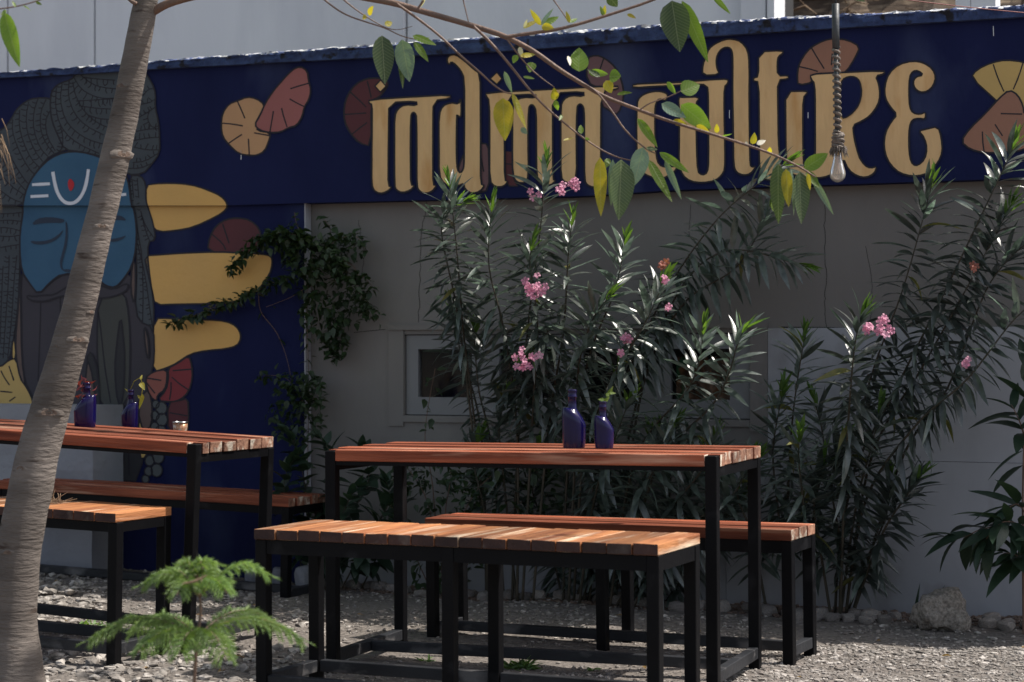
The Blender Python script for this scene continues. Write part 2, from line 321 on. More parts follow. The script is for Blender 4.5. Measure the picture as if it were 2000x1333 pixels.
# ---- flat painted shapes
def clip(poly, yc, keep_above):
    out = []; n = len(poly)
    ins = (lambda p: p[1] <= yc) if keep_above else (lambda p: p[1] >= yc)
    for i in range(n):
        a, c = poly[i], poly[(i+1) % n]
        if ins(a): out.append(a)
        if ins(a) != ins(c):
            t = (yc-a[1])/(c[1]-a[1]); out.append((a[0]+t*(c[0]-a[0]), yc))
    return out
def smooth_poly(p, closed=True, it=1):
    for _ in range(it):
        q = []; n = len(p)
        for i in range(n if closed else n-1):
            a, c = p[i], p[(i+1) % n]
            q += [(a[0]*.75+c[0]*.25, a[1]*.75+c[1]*.25), (a[0]*.25+c[0]*.75, a[1]*.25+c[1]*.75)]
        if not closed: q = [p[0]]+q+[p[-1]]
        p = q
    return p
LAY = [0]
def ribbon(mb, pts, w, off, closed, m, taper=False):
    n = len(pts); vs = []
    for i, p in enumerate(pts):
        a = pts[(i-1) % n] if (closed or i > 0) else p; c = pts[(i+1) % n] if (closed or i < n-1) else p
        dx, dy = c[0]-a[0], c[1]-a[1]; l = math.hypot(dx, dy) or 1
        ww = w*(.35+.65*math.sin(PI*min(1, .12+i/n))) if taper else w*(1+.22*noise.noise(Vector((p[0]*.06, p[1]*.06, 1))))
        nxv, nyv = -dy/l*ww/2, dx/l*ww/2
        vs += [WP(p[0]+nxv, p[1]+nyv, off), WP(p[0]-nxv, p[1]-nyv, off)]
    k = n if closed else n-1
    mb.add(vs, [(2*i, 2*i+1, (2*i+3) % (2*n), (2*i+2) % (2*n)) for i in range(k)], m)
def shape(name, poly, fill, lines=(), ow=3.4, lw=2.6, layer=0, sm=1, outline=True, base=DB, parent=wall, part=None):
    """a flat painted figure: fill, outline, inner strokes; split where the band steps back at its foot"""
    poly = smooth_poly(poly, True, sm) if sm else poly
    mb = MB(); ys_ = [p[1] for p in poly]
    segs = []
    if min(ys_) < 401.9: segs.append((DB, True))
    if max(ys_) > 404: segs.append((DL, False))
    for pl, above in segs:
        q = poly
        if len(segs) == 2 or (above and max(ys_) > 401.9) or (not above and min(ys_) < 402.5): q = clip(poly, 401.9 if above else 402.5, above)
        if len(q) < 3: continue
        o = pl+.0012*(layer+1)
        mb.add([WP(x, y, o) for x, y in q], [tuple(range(len(q)))], 0)
        if outline:
            on = [abs(p[1]-(401.9 if above else 402.5)) < .01 for p in q]
            if not any(on): ribbon(mb, q, ow, o+.0006, True, 1)
            else:
                n_ = len(q); st = next(i for i in range(n_) if on[i] and not on[(i+1) % n_]); run = [q[st]]
                for j in range(1, n_+1):
                    i = (st+j) % n_
                    if on[i] and on[i-1]:
                        if len(run) > 1: ribbon(mb, run, ow, o+.0006, False, 1)
                        run = [q[i]]
                    else: run.append(q[i])
                if len(run) > 2: ribbon(mb, run, ow, o+.0006, False, 1)
    for ln in lines:
        ln = smooth_poly(list(ln), False, 1) if len(ln) > 2 else [ln[0], ((ln[0][0]+ln[1][0])/2, (ln[0][1]+ln[1][1])/2), ln[1]]
        for pl, above in segs:
            part_ = [p for p in ln if (p[1] <= 401) == above] if len(segs) == 2 or True else ln
            if len(part_) > 1: ribbon(mb, part_, lw, pl+.0012*(layer+1)+.0006, False, 1)
    return wbuild(mb, name, [fill, black], parent=parent)
def C(s, ox, oy, pts): return [(ox+x/s, oy+y/s) for x, y in pts]
A3 = lambda p: C(2.857, 600, 0, p)
A4 = lambda p: C(2.857, 1300, 0, p)
A1 = lambda p: C(3.174, 0, 0, p)
A2 = lambda p: C(3.174, 0, 400, p)
Z1 = lambda p: C(3.92, 1180, 60, p)
ZF = lambda p: C(3.332, 0, 400, p)
ZH = lambda p: C(4.444, 0, 120, p)
# petals behind the lettering
shape('painted_flower', A3([(358, 818), (290, 800), (240, 745), (207, 680), (205, 600), (225, 530), (270, 470), (330, 440), (390, 436), (430, 445), (455, 468), (430, 510), (400, 545), (358, 560)]), maroon,
      [A3([(335, 455), (345, 490), (357, 545)]), A3([(240, 515), (290, 560), (330, 600)]), A3([(210, 640), (330, 632)]), A3([(250, 750), (300, 710), (335, 685)])], sm=1)
shape('painted_flower', A3([(1560, 325), (1610, 308), (1660, 325), (1720, 375), (1755, 450), (1770, 540), (1735, 645), (1690, 620), (1640, 590), (1640, 500), (1560, 460)]), mauve,
      [A3([(1655, 325), (1640, 370), (1630, 400)]), A3([(1730, 440), (1690, 450)])], sm=1)
shape('painted_flower', A3([(860, 885), (900, 830), (965, 800), (1010, 805), (1015, 900), (1015, 1060), (950, 1080), (880, 1060), (838, 960)]), mauve, [A3([(970, 880), (985, 960)])])
shape('painted_flower', A3([(1105, 845), (1145, 848), (1150, 990), (1175, 1040), (1130, 1040), (1105, 1010)]), maroon, [A3([(1108, 915), (1140, 918)])], sm=0)
shape('painted_flower', A4([(740, 478), (735, 430), (740, 375), (765, 320), (810, 265), (880, 228), (940, 215), (1020, 225), (1085, 262), (1060, 320), (1010, 400), (980, 410), (820, 412), (825, 460)]), brownp,
      [A4([(815, 270), (850, 330), (885, 385)]), A4([(740, 372), (800, 385), (850, 400)]), A4([(925, 365), (930, 300)])])
shape('painted_flower', A4([(1705, 435), (1735, 390), (1820, 350), (1900, 335), (1990, 345), (2100, 380), (2180, 450), (2100, 560), (2000, 620), (1930, 640), (1845, 562)]), paleyel,
      [A4([(1828, 360), (1855, 440), (1888, 512)]), A4([(1995, 350), (1970, 430), (1940, 500)])])
shape('painted_flower', A4([(1647, 790), (1700, 715), (1780, 640), (1860, 550), (1918, 502), (1965, 530), (1995, 590), (2000, 640), (2090, 690), (2100, 780), (2000, 840), (1880, 852), (1780, 855), (1700, 835)]), brownp,
      [A4([(1768, 735), (1770, 800), (1778, 850)]), A4([(1870, 635), (1990, 638)]), A4([(1838, 695), (1880, 760)])], layer=2)
shape('painted_flower', A1([(1380, 700), (1420, 645), (1475, 625), (1530, 602), (1590, 612), (1640, 650), (1640, 720), (1600, 780), (1590, 810), (1680, 825), (1665, 880), (1640, 940), (1590, 965), (1545, 965), (1480, 955), (1420, 900), (1380, 850), (1370, 780)]), peach,
      [A1([(1472, 630), (1495, 680), (1518, 735)]), A1([(1378, 765), (1440, 770), (1505, 782)]), A1([(1415, 892), (1460, 860), (1500, 835)]), A1([(1545, 965), (1543, 920), (1540, 862)]), A1([(1575, 825), (1670, 842)])])
shape('painted_flower', A1([(1577, 775), (1610, 720), (1645, 640), (1690, 570), (1750, 500), (1810, 435), (1860, 412), (1905, 440), (1912, 500), (1928, 560), (1915, 620), (1885, 665), (1875, 720), (1840, 780), (1790, 792), (1740, 820), (1680, 825), (1610, 810)]), coral,
      [A1([(1800, 552), (1850, 535), (1912, 518)]), A1([(1795, 615), (1840, 640), (1885, 662)]), A1([(1745, 672), (1760, 730), (1780, 790)]), A1([(1695, 690), (1685, 750), (1673, 820)])], layer=2)
# lettering, glyph by glyph
def letter(poly, layer=3, sm=1):
    return shape('letter', poly, ochre, layer=layer, sm=sm, ow=3.6)
letter(A3([(345, 557), (345, 578), (362, 582), (362, 700), (360, 900), (360, 1030), (372, 1065), (405, 1083), (445, 1072), (474, 1045), (452, 1040), (452, 900), (455, 700), (455, 575), (613, 566), (613, 590), (545, 585), (505, 608), (487, 650), (487, 800), (487, 1035), (497, 1062), (530, 1078), (575, 1065), (602, 1035), (578, 1035), (576, 900), (577, 650), (588, 628), (602, 632), (611, 655), (611, 900), (612, 1040), (625, 1068), (660, 1083), (700, 1068), (722, 1035), (702, 1035), (701, 900), (702, 700), (703, 562), (800, 552), (800, 530), (600, 541)]), sm=1)
for q in ([(410, 448), (440, 482), (408, 515), (378, 482)], [(1058, 405), (1087, 440), (1058, 472), (1022, 440)]): letter(A3(q), sm=0)
letter(A3([(735, 980), (735, 800), (735, 640), (755, 592), (800, 573), (846, 582), (852, 555), (859, 556), (860, 640), (853, 656), (838, 645), (835, 640), (833, 750), (833, 890), (838, 950), (855, 968), (872, 945), (876, 900), (878, 700), (877, 440), (858, 395), (828, 362), (803, 345), (795, 363), (781, 350), (780, 325), (797, 308), (828, 305), (875, 338), (925, 383), (966, 415), (967, 600), (968, 850), (968, 1030), (990, 1035), (965, 1070), (920, 1082), (882, 1060), (872, 1025), (850, 1035), (810, 1045), (765, 1030)]))
letter(A3([(997, 518), (998, 538), (1017, 562), (1018, 800), (1018, 1010), (1048, 1045), (1095, 1043), (1122, 1012), (1101, 1010), (1101, 800), (1100, 535), (1278, 527), (1278, 548), (1200, 543), (1160, 566), (1145, 605), (1145, 800), (1146, 980), (1170, 1020), (1215, 1022), (1236, 985), (1232, 800), (1234, 605), (1248, 584), (1264, 590), (1278, 620), (1279, 800), (1280, 1000), (1305, 1035), (1360, 1035), (1388, 1008), (1371, 1005), (1370, 800), (1369, 521), (1545, 512), (1545, 540), (1470, 533), (1430, 555), (1415, 595), (1415, 800), (1415, 990), (1440, 1020), (1480, 1018), (1504, 985), (1502, 800), (1504, 600), (1518, 580), (1535, 586), (1546, 615), (1547, 800), (1547, 1005), (1562, 1035), (1600, 1048), (1638, 1040), (1658, 1012), (1639, 1008), (1639, 800), (1640, 505), (1735, 500), (1735, 478), (1300, 503)]))
letter(Z1([(218, 410), (218, 440), (400, 428), (560, 420), (680, 412), (790, 415), (797, 500), (797, 700), (800, 1000), (790, 1090), (750, 1108), (715, 1080), (708, 900), (705, 700), (700, 560), (735, 508), (600, 510), (567, 512), (575, 600), (575, 800), (572, 1030), (600, 1110), (660, 1155), (750, 1168), (850, 1150), (900, 1110), (925, 1060), (925, 900), (918, 600), (920, 430), (948, 405), (948, 370), (850, 375), (710, 385), (560, 397), (400, 403)]))
letter(Z1([(250, 560), (270, 510), (330, 475), (410, 462), (470, 475), (490, 500), (470, 540), (420, 520), (395, 560), (388, 620), (390, 800), (398, 960), (420, 1030), (470, 1048), (530, 1040), (562, 1038), (545, 1075), (490, 1115), (430, 1140), (350, 1120), (280, 1080), (252, 1000), (248, 800)]))
letter(Z1([(752, 345), (885, 338), (860, 280), (858, 215), (880, 160), (915, 132), (955, 128), (978, 150), (985, 220), (983, 500), (988, 800), (990, 1030), (1010, 1085), (1060, 1110), (1120, 1100), (1165, 1040), (1130, 1045), (1118, 1030), (1115, 900), (1110, 600), (1112, 250), (1100, 150), (1050, 85), (980, 63), (920, 68), (850, 100), (800, 140), (780, 200), (755, 260)]))
letter(A4([(518, 290), (655, 282), (655, 300), (630, 315), (623, 350), (625, 425), (685, 422), (685, 442), (625, 447), (627, 600), (630, 800), (640, 900), (655, 960), (620, 1000), (570, 1010), (535, 985), (522, 930), (522, 700), (520, 455), (490, 455), (490, 435), (518, 430)]))
letter(A4([(668, 512), (790, 508), (790, 522), (768, 545), (766, 700), (768, 900), (780, 945), (805, 948), (832, 930), (835, 800), (835, 600), (832, 465), (812, 445), (808, 415), (940, 408), (1222, 394), (1222, 414), (1170, 425), (1190, 470), (1197, 530), (1185, 590), (1140, 650), (1090, 680), (1045, 700), (1050, 760), (1075, 870), (1110, 925), (1145, 940), (1180, 928), (1165, 970), (1120, 993), (1070, 985), (1020, 950), (990, 880), (960, 950), (910, 985), (850, 996), (790, 990), (730, 985), (690, 960), (672, 900), (670, 700)]))
mbh = shape('letter', A4([(985, 445), (1020, 428), (1060, 430), (1085, 455), (1095, 520), (1080, 585), (1045, 630), (1010, 655), (985, 662), (975, 600), (975, 500)]), navy, layer=5, sm=1, ow=3.2)
mbh.name = 'letter_counter'
letter(A4([(1380, 340), (1440, 350), (1490, 385), (1508, 430), (1495, 480), (1460, 512), (1420, 517), (1390, 495), (1380, 460), (1395, 430), (1440, 420), (1410, 395), (1380, 398), (1360, 430), (1357, 520), (1362, 600), (1380, 632), (1420, 640), (1452, 625), (1450, 668), (1410, 660), (1375, 670), (1360, 710), (1358, 800), (1362, 880), (1380, 922), (1410, 925), (1445, 890), (1460, 830), (1445, 770), (1412, 732), (1450, 722), (1520, 706), (1540, 770), (1545, 850), (1520, 910), (1470, 965), (1410, 985), (1340, 980), (1280, 950), (1235, 890), (1218, 820), (1225, 740), (1260, 680), (1292, 640), (1255, 600), (1225, 550), (1222, 480), (1245, 410), (1300, 360)]))
# ---- the painted face, hand and beard at the left
def tmark(a, b, wdt=2.4): return None
HAIRLN = []
def strand(pts, step=10, tl=9, side=1):
    """a hair strand line with the short cross strokes of its plait"""
    p = smooth_poly(pts, False, 3); HAIRLN.append(pts); acc = 0
    for a, c in zip(p, p[1:]):
        d = math.hypot(c[0]-a[0], c[1]-a[1]); acc += d
        if acc > step and d > 0:
            acc = R(-2, 2); nx_, ny_ = -(c[1]-a[1])/d*side, (c[0]-a[0])/d*side
            l = tl*R(.7, 1.15); sk = R(-.35, .35)
            HAIRLN.append([a, (a[0]+nx_*l*.5+sk, a[1]+ny_*l*.5+1.5), (a[0]+nx_*l-ny_*sk*l, a[1]+ny_*l+nx_*sk*l)])
def hair(name, poly, strands, layer=1, fill=hairp, **k):
    HAIRLN.clear()
    for s_ in strands: strand(*s_) if isinstance(s_[0], list) else strand(s_)
    return shape(name, poly, fill, list(HAIRLN), layer=layer, lw=2.0, ow=3, **k)
LB = ZH([(-200, 1270), (-200, 700), (30, 590), (100, 500), (140, 420), (220, 350), (300, 318), (440, 320), (560, 400), (600, 760), (480, 800), (400, 850), (300, 980), (220, 1120), (195, 1270)])
hair('painted_hair', LB, [
    (ZH([(110, 500), (105, 600), (140, 720), (200, 850), (270, 960), (310, 980)]), 9, 11), (ZH([(170, 420), (165, 560), (200, 700), (270, 850), (340, 920)]), 9, 11),
    (ZH([(250, 350), (225, 480), (235, 620), (300, 780), (370, 870)]), 9, 11), (ZH([(330, 325), (290, 440), (290, 600), (350, 760), (420, 830)]), 9, 11),
    (ZH([(400, 330), (350, 440), (350, 600), (400, 720), (470, 800)]), 9, 10), (ZH([(440, 420), (390, 520), (410, 660), (480, 780)]), 8, 9),
    (ZH([(0, 620), (60, 760), (130, 900), (200, 1010), (240, 1060)]), 9, 11), (ZH([(-60, 700), (20, 850), (110, 1000), (220, 1120)]), 9, 12),
    (ZH([(-150, 800), (-20, 950), (90, 1080), (210, 1160)]), 9, 12), (ZH([(-150, 1000), (0, 1120), (110, 1200), (200, 1230)]), 9, 12)], layer=0)
MBN = ZH([(440, 300), (460, 240), (520, 190), (620, 160), (660, 110), (720, 85), (860, 80), (1040, 78), (1250, 80), (1320, 190), (1350, 280), (1345, 400), (1375, 520), (1385, 660), (1385, 800), (1310, 900), (1240, 980), (1100, 985), (900, 830), (700, 785), (560, 770), (500, 640), (450, 520), (435, 400)])
hair('painted_hair', MBN, [
    (ZH([(490, 230), (480, 360), (500, 500), (560, 620), (680, 720), (860, 800)]), 9, 10), (ZH([(540, 190), (520, 330), (560, 500), (640, 600), (760, 680), (900, 720)]), 9, 12),
    (ZH([(600, 170), (590, 300), (640, 450), (740, 560), (900, 640)]), 9, 12), (ZH([(630, 180), (660, 320), (740, 450), (850, 540), (950, 580)]), 9, 12),
    (ZH([(640, 140), (700, 240), (800, 300), (900, 325), (1000, 320)]), 9, 14), (ZH([(700, 120), (800, 200), (900, 230), (1010, 240)]), 9, 11), (ZH([(720, 140), (850, 155), (1000, 165)]), 9, 11),
    (ZH([(660, 345), (850, 335), (1000, 325)]), 10, 14), (ZH([(700, 390), (850, 410), (960, 415)]), 9, 11), (ZH([(770, 470), (860, 500), (950, 505)]), 8, 11),
    (ZH([(1330, 240), (1290, 240), (1240, 300)]), 8, 10), (ZH([(1345, 330), (1300, 360), (1220, 375)]), 8, 10), (ZH([(1345, 400), (1290, 440), (1200, 490)]), 8, 10),
    (ZH([(1300, 420), (1275, 500), (1320, 580), (1380, 560)]), 8, 11), (ZH([(1380, 585), (1280, 590), (1180, 610)]), 8, 11), (ZH([(1385, 660), (1280, 665), (1160, 690)]), 8, 11),
    (ZH([(1385, 770), (1270, 770), (1160, 745)]), 8, 11), (ZH([(1370, 800), (1260, 870), (1150, 880)]), 8, 9), (ZH([(1310, 890), (1220, 930), (1110, 930)]), 8, 9),
    (ZH([(520, 560), (545, 640), (545, 740), (520, 780)]), 8, 9)], layer=2)
hair('painted_hair', [(252, 343), (275, 343), (285, 360), (284, 390), (290, 408), (300, 440), (304, 470), (288, 472), (290, 520), (300, 590), (300, 640), (296, 690), (290, 735), (272, 735), (262, 690), (264, 600), (268, 520), (262, 460), (256, 400)], [
    ([(258, 350), (262, 400), (270, 460), (278, 500), (280, 600), (274, 730)], 7, 8), ([(268, 348), (272, 400), (284, 450), (292, 470)], 7, 8), ([(270, 480), (284, 540), (292, 600), (298, 640)], 7, 7), ([(276, 420), (286, 445), (303, 468)], 7, 5)], layer=1)
hair('painted_hair', ZF([(-80, 5), (160, 5), (150, 60), (130, 200), (128, 330), (130, 480), (115, 700), (85, 900), (60, 1010), (0, 1060), (-80, 1060)]), [
    (ZF([(-60, 60), (60, 60), (150, 50)]), 7, 8), (ZF([(-60, 110), (60, 100), (140, 110)]), 7, 8), (ZF([(-60, 150), (60, 150), (128, 170)]), 8, 10), (ZF([(-60, 200), (60, 210), (125, 200)]), 8, 10), (ZF([(-60, 290), (60, 270), (125, 260)]), 8, 10),
    (ZF([(110, 330), (90, 500), (80, 700), (50, 1000)]), 7, 9), (ZF([(60, 330), (55, 500), (40, 700), (20, 1000)]), 7, 9), (ZF([(20, 400), (10, 600), (0, 900)]), 7, 9), (ZF([(128, 400), (120, 600), (100, 800), (75, 960)]), 7, 7)], layer=1)
shape('painted_face', ZH([(195, 1268), (215, 1150), (260, 1040), (340, 930), (440, 840), (560, 787), (700, 785), (850, 825), (980, 880), (1090, 980), (1120, 1080), (1140, 1260)])
      + ZF([(872, 30), (888, 150), (885, 280), (860, 400), (800, 490), (750, 540), (690, 530), (645, 490), (560, 450), (400, 450), (330, 500), (250, 588), (190, 510), (140, 430), (128, 300), (130, 180), (150, 50)]), faceb, layer=4, sm=1)
def stroke(name, pts, w, fill, layer=5, taper=False, base=None):
    mb = MB(); p = smooth_poly(pts, False, 2); pl = DB if pts[0][1] < 402 else DL
    ribbon(mb, p, w, pl+.0012*(layer+1), False, 0, taper); return wbuild(mb, name, [fill])
stroke('painted_forehead_mark', ZH([(458, 960), (475, 1060), (500, 1150), (550, 1220), (605, 1238), (665, 1222), (720, 1150), (750, 1060), (768, 938)]), 6.5, white_p, taper=False)
for y0, x0 in ((1072, 278), (1175, 265)): stroke('painted_forehead_mark', ZH([(x0, y0), (x0+80, y0-4), (x0+155, y0-8)]), 5.5, white_p)
stroke('painted_forehead_mark', ZH([(950, 1165), (1030, 1162), (1095, 1155)]), 5.5, white_p)
shape('painted_forehead_mark', ZH([(608, 1015), (640, 1045), (645, 1085), (612, 1138), (588, 1085), (590, 1040)]), red_dot, layer=6, outline=False)
shape('painted_eye', ZF([(200, 135), (240, 90), (320, 80), (400, 92), (422, 100), (410, 120), (350, 118), (280, 120)]), facedk, layer=6, sm=1, outline=False)
shape('painted_eye', ZF([(730, 100), (760, 68), (800, 78), (825, 105), (780, 100)]), facedk, layer=6, outline=False)
shape('painted_eye', ZF([(195, 235), (240, 240), (310, 235), (370, 205), (420, 155), (385, 215), (330, 250), (260, 262), (210, 255)]), facedk, layer=6, outline=False)
shape('painted_eye', ZF([(715, 225), (770, 218), (825, 198), (800, 225), (760, 240), (720, 243)]), facedk, layer=6, outline=False)
shape('painted_nose', ZF([(425, 100), (440, 130), (440, 250), (415, 340), (400, 400), (420, 435), (395, 420), (388, 370), (405, 310), (420, 250), (428, 180)]), facedk, layer=6, outline=False)
shape('painted_nose', ZF([(405, 425), (440, 418), (475, 430), (450, 440), (425, 440)]), facedk, layer=6, outline=False)
# beard below the face
shape('painted_beard', ZF([(130, 430), (190, 510), (250, 590), (330, 505), (430, 445), (650, 450), (690, 535), (760, 545), (850, 420), (880, 640), (900, 760), (1000, 800), (1005, 1000), (985, 1090), (930, 1330), (230, 1330), (215, 1250), (160, 1150), (140, 1000)]), beard1,
      [ZF([(265, 640), (262, 780), (255, 950), (248, 1150)]), ZF([(180, 595), (210, 625), (300, 630), (400, 600)]), ZF([(392, 600), (395, 800)])], layer=2)
shape('painted_beard', ZF([(640, 610), (740, 600), (810, 570), (840, 720), (850, 1000), (830, 1330), (650, 1330), (640, 1100), (630, 900)]), beard2,
      [ZF([(640, 700), (660, 850), (680, 1050), (720, 1290)])], layer=3)
shape('painted_beard', ZF([(785, 715), (800, 850), (812, 1000), (800, 1290), (765, 1300), (745, 1080), (760, 900)]), beard3, layer=4)
shape('painted_moustache', ZF([(175, 590), (215, 600), (290, 590), (350, 590), (430, 540), (560, 470), (660, 530), (740, 555), (815, 515), (838, 525), (820, 565), (740, 600), (640, 612), (540, 600), (450, 590), (380, 600), (300, 630), (220, 630), (180, 612)]), beard1, layer=5)
shape('painted_beard', ZF([(575, 960), (600, 1080), (620, 1220), (620, 1330), (540, 1330), (560, 1100)]), brownsk, layer=4)
shape('painted_beard', ZF([(560, 1000), (595, 950), (640, 1100), (650, 1330), (625, 1330), (612, 1180), (590, 1060)]), beard3, layer=5)
shape('painted_arm', ZF([(132, 440), (135, 640), (140, 1000), (165, 1180), (130, 1130), (105, 1000), (100, 880), (120, 660), (125, 500)]), brownsk, layer=3)
shape('painted_arm', ZF([(858, 400), (878, 360), (882, 500), (875, 660), (850, 560)]), brownsk, layer=3)
shape('painted_arm', ZF([(935, 780), (960, 850), (970, 950), (965, 1020), (945, 930)]), brownsk, layer=5)
# yellow hand, petals, discs
shape('painted_hand', A1([(905, 1150), (960, 1140), (1060, 1136), (1180, 1145), (1280, 1175), (1370, 1215), (1410, 1262), (1405, 1300), (1340, 1345), (1200, 1410), (1100, 1430), (980, 1440), (940, 1400), (915, 1380), (918, 1320), (905, 1260)]), yellow, layer=0)
shape('painted_flower', A2([(1285, 290), (1300, 200), (1340, 130), (1400, 92), (1470, 82), (1550, 95), (1610, 150), (1620, 220), (1580, 300), (1450, 310)]), maroon, [A2([(1380, 120), (1400, 180), (1420, 240)]), A2([(1310, 180), (1380, 240), (1400, 280)])], layer=0)
shape('painted_hand', A2([(893, 318), (1000, 310), (1150, 300), (1350, 293), (1500, 300), (1620, 305), (1680, 318), (1690, 360), (1670, 440), (1600, 530), (1530, 580), (1440, 605), (1300, 615), (1100, 618), (960, 622), (945, 540), (915, 420)]), yellow, layer=1)
shape('painted_hand', A2([(955, 705), (1050, 705), (1200, 712), (1350, 716), (1440, 735), (1485, 780), (1495, 830), (1470, 875), (1400, 895), (1280, 905), (1180, 925), (1100, 980), (1030, 1015), (950, 1035), (945, 900)]), yellow, layer=1)
shape('painted_flower', A2([(1040, 1015), (1100, 985), (1170, 935), (1190, 1000), (1192, 1080), (1170, 1160), (1120, 1210), (1060, 1225), (975, 1215), (1030, 1150), (1045, 1080)]), redp, [A2([(1070, 1030), (1190, 1020)]), A2([(1065, 1070), (1110, 1110), (1170, 1150)]), A2([(1060, 1100), (1060, 1160), (1050, 1210)])], layer=2)
shape('painted_flower', A2([(895, 1080), (950, 1035), (1035, 1020), (1035, 1090), (1020, 1150), (975, 1180), (970, 1220), (930, 1190)]), salmon, [A2([(905, 1075), (1000, 1090)]), A2([(905, 1100), (960, 1170)])], layer=3)
shape('painted_flower', A2([(1040, 1225), (1110, 1215), (1165, 1200), (1170, 1300), (1165, 1420), (1040, 1420)]), maroon, [A2([(1050, 1290), (1160, 1310)])], layer=1)
shape('painted_flower', ZF([(-90, 1050), (0, 1060), (60, 1010), (105, 1000), (130, 1130), (180, 1200), (215, 1280), (215, 1330), (-90, 1330)]), paleyel, [ZF([(5, 1080), (30, 1130), (62, 1175)]), ZF([(58, 1050), (75, 1100), (90, 1145)]), ZF([(0, 1215), (80, 1222)]), ZF([(60, 1280), (100, 1252)])], layer=2)
shape('painted_flower', ZF([(80, 890), (95, 870), (105, 1000), (75, 1010)]), paleyel, layer=2)
shape('painted_arm', [(284, 760), (296, 775), (298, 830), (280, 845), (268, 800)], brownsk, layer=3)
shape('painted_flower', [(270, 808), (296, 806), (300, 850), (285, 895), (272, 895)], paleyel, [[(275, 830), (297, 835)]], layer=2)
shape('painted_beard', [(225, 790), (280, 790), (278, 940), (225, 940)], beard3, [[(250, 800), (252, 930)]], layer=1)
shape('painted_beard', [(231, 880), (243, 885), (236, 925), (229, 935)], brownsk, layer=3)
for x, y, r in ((304, 790, 7), (315, 798, 11), (303, 812, 8), (316, 820, 11), (302, 834, 8), (314, 842, 10), (292, 860, 9), (309, 893, 11), (292, 900, 9), (306, 919, 11), (290, 921, 8), (284, 936, 7)):
    shape('painted_disc', [(x+r*math.cos(k*PI/6), y+r*math.sin(k*PI/6)*1.15) for k in range(12)], stonep, layer=3, sm=0, ow=2.4)

# ------------------------------------------------------------------ grey wall with its window
gw = tag(empty('grey_wall', FR(0, 0, 0)), 'recessed grey plastered wall with a row of small windows behind the oleanders', 'wall')
def gbuild(mb, name, mats, parent=gw, smooth=False):
    off = gw.location
    mb.v = [tuple(Vector(v)-off) for v in mb.v]; return mb.build(name, mats, parent, smooth)
uL = UH(594, 800, DL)[0]+.008; uR = UH(2700, 800, 0)[0]
hT = UH(594, 397, DB)[1]+.1
wx0, hy1 = UH(790, 652); wx1, _ = UH(1465, 652); _, hy0 = UH(1130, 816); hy1 = UH(1130, 652)[1]
mb = MB(); wbox(mb, uL, wx0, 0, hT, -.14, 0); wbox(mb, wx1, uR, 0, hT, -.14, 0); wbox(mb, wx0, wx1, hy1, hT, -.14, 0); wbox(mb, wx0, wx1, 0, hy0, -.14, 0)
gbuild(mb, 'plaster', greyw)
fxr, fxl = UH(1500, 640)[0]+.002, UH(760, 640)[0]-.002
mb = MB(); wbox(mb, fxr, uR, UH(1880, 903)[1]+.002, UH(1600, 641)[1], .0005, .008); gbuild(mb, 'lower_panel', greyw_bounce)
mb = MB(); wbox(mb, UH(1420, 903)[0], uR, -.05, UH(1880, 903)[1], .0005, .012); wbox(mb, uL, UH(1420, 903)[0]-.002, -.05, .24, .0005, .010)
gbuild(mb, 'plinth', greyw_bounce)
fx0, fx1 = UH(760, 640)[0], UH(1500, 640)[0]
mb = MB(); s = .004
wbox(mb, fx0, wx0-.002, hy0-.05, hy1+.02, .0005, .008); wbox(mb, wx1+.002, fx1, hy0-.05, hy1+.02, .0005, .008)
wbox(mb, fx0, fx1, hy1+.021, hy1+.045, .0005, .014); wbox(mb, wx0-.001, wx1+.001, hy0-.03, hy0-.003, .0005, .012)
gbuild(mb, 'window_surround', greyw)
panes = [(820, 925), (978, 1086), (1140, 1256), (1311, 1428)]
py0, py1 = UH(1130, 682)[1], UH(1130, 779)[1]
mb = MB(); edges = [wx0+.004]+[v for a, c in panes for v in (UH(a, 700, -.03)[0], UH(c, 700, -.03)[0])]+[wx1-.004]
for i in range(0, len(edges), 2): wbox(mb, edges[i], edges[i+1], hy0+.004, hy1-.004, -.05, -.012)
for i in range(1, len(edges)-1, 2):
    wbox(mb, edges[i], edges[i+1], hy0+.004, py1, -.05, -.012); wbox(mb, edges[i], edges[i+1], py0, hy1-.004, -.05, -.012)
fr = gbuild(mb, 'window_frame', framew)
for i in range(1, len(edges)-1, 2):
    mb = MB(); wbox(mb, edges[i]-.006, edges[i+1]+.006, py1-.006, py0+.006, -.036, -.031); gbuild(mb, 'pane', paneg)
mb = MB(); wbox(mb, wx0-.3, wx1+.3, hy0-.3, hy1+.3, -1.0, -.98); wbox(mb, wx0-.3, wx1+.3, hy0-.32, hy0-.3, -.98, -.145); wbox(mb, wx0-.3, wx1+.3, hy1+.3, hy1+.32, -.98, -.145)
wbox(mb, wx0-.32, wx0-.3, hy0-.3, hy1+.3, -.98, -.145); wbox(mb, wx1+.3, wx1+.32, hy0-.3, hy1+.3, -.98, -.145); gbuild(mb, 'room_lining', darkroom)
mb = MB()  # cloth added behind the pane in place of a garden reflection
ca, cb = UH(1322, 725, -.06)[0], UH(1432, 725, -.06)[0]
for i in range(10):
    a = ca+(cb-ca)*i/10; c = ca+(cb-ca)*(i+1)/10
    mb.add([FR(a, py1-.01, -.055-.01*(i % 2)), FR(c, py1-.01, -.055-.01*((i+1) % 2)), FR(c, py0-.035, -.055-.01*((i+1) % 2)), FR(a, py0-.035, -.055-.01*(i % 2))], [(0, 1, 2, 3)])
o = mb.build('reflection_cloth', reflm); tag(o, 'added orange and green cloth standing for a garden reflection in the rightmost small pane', 'reflection_cloth')
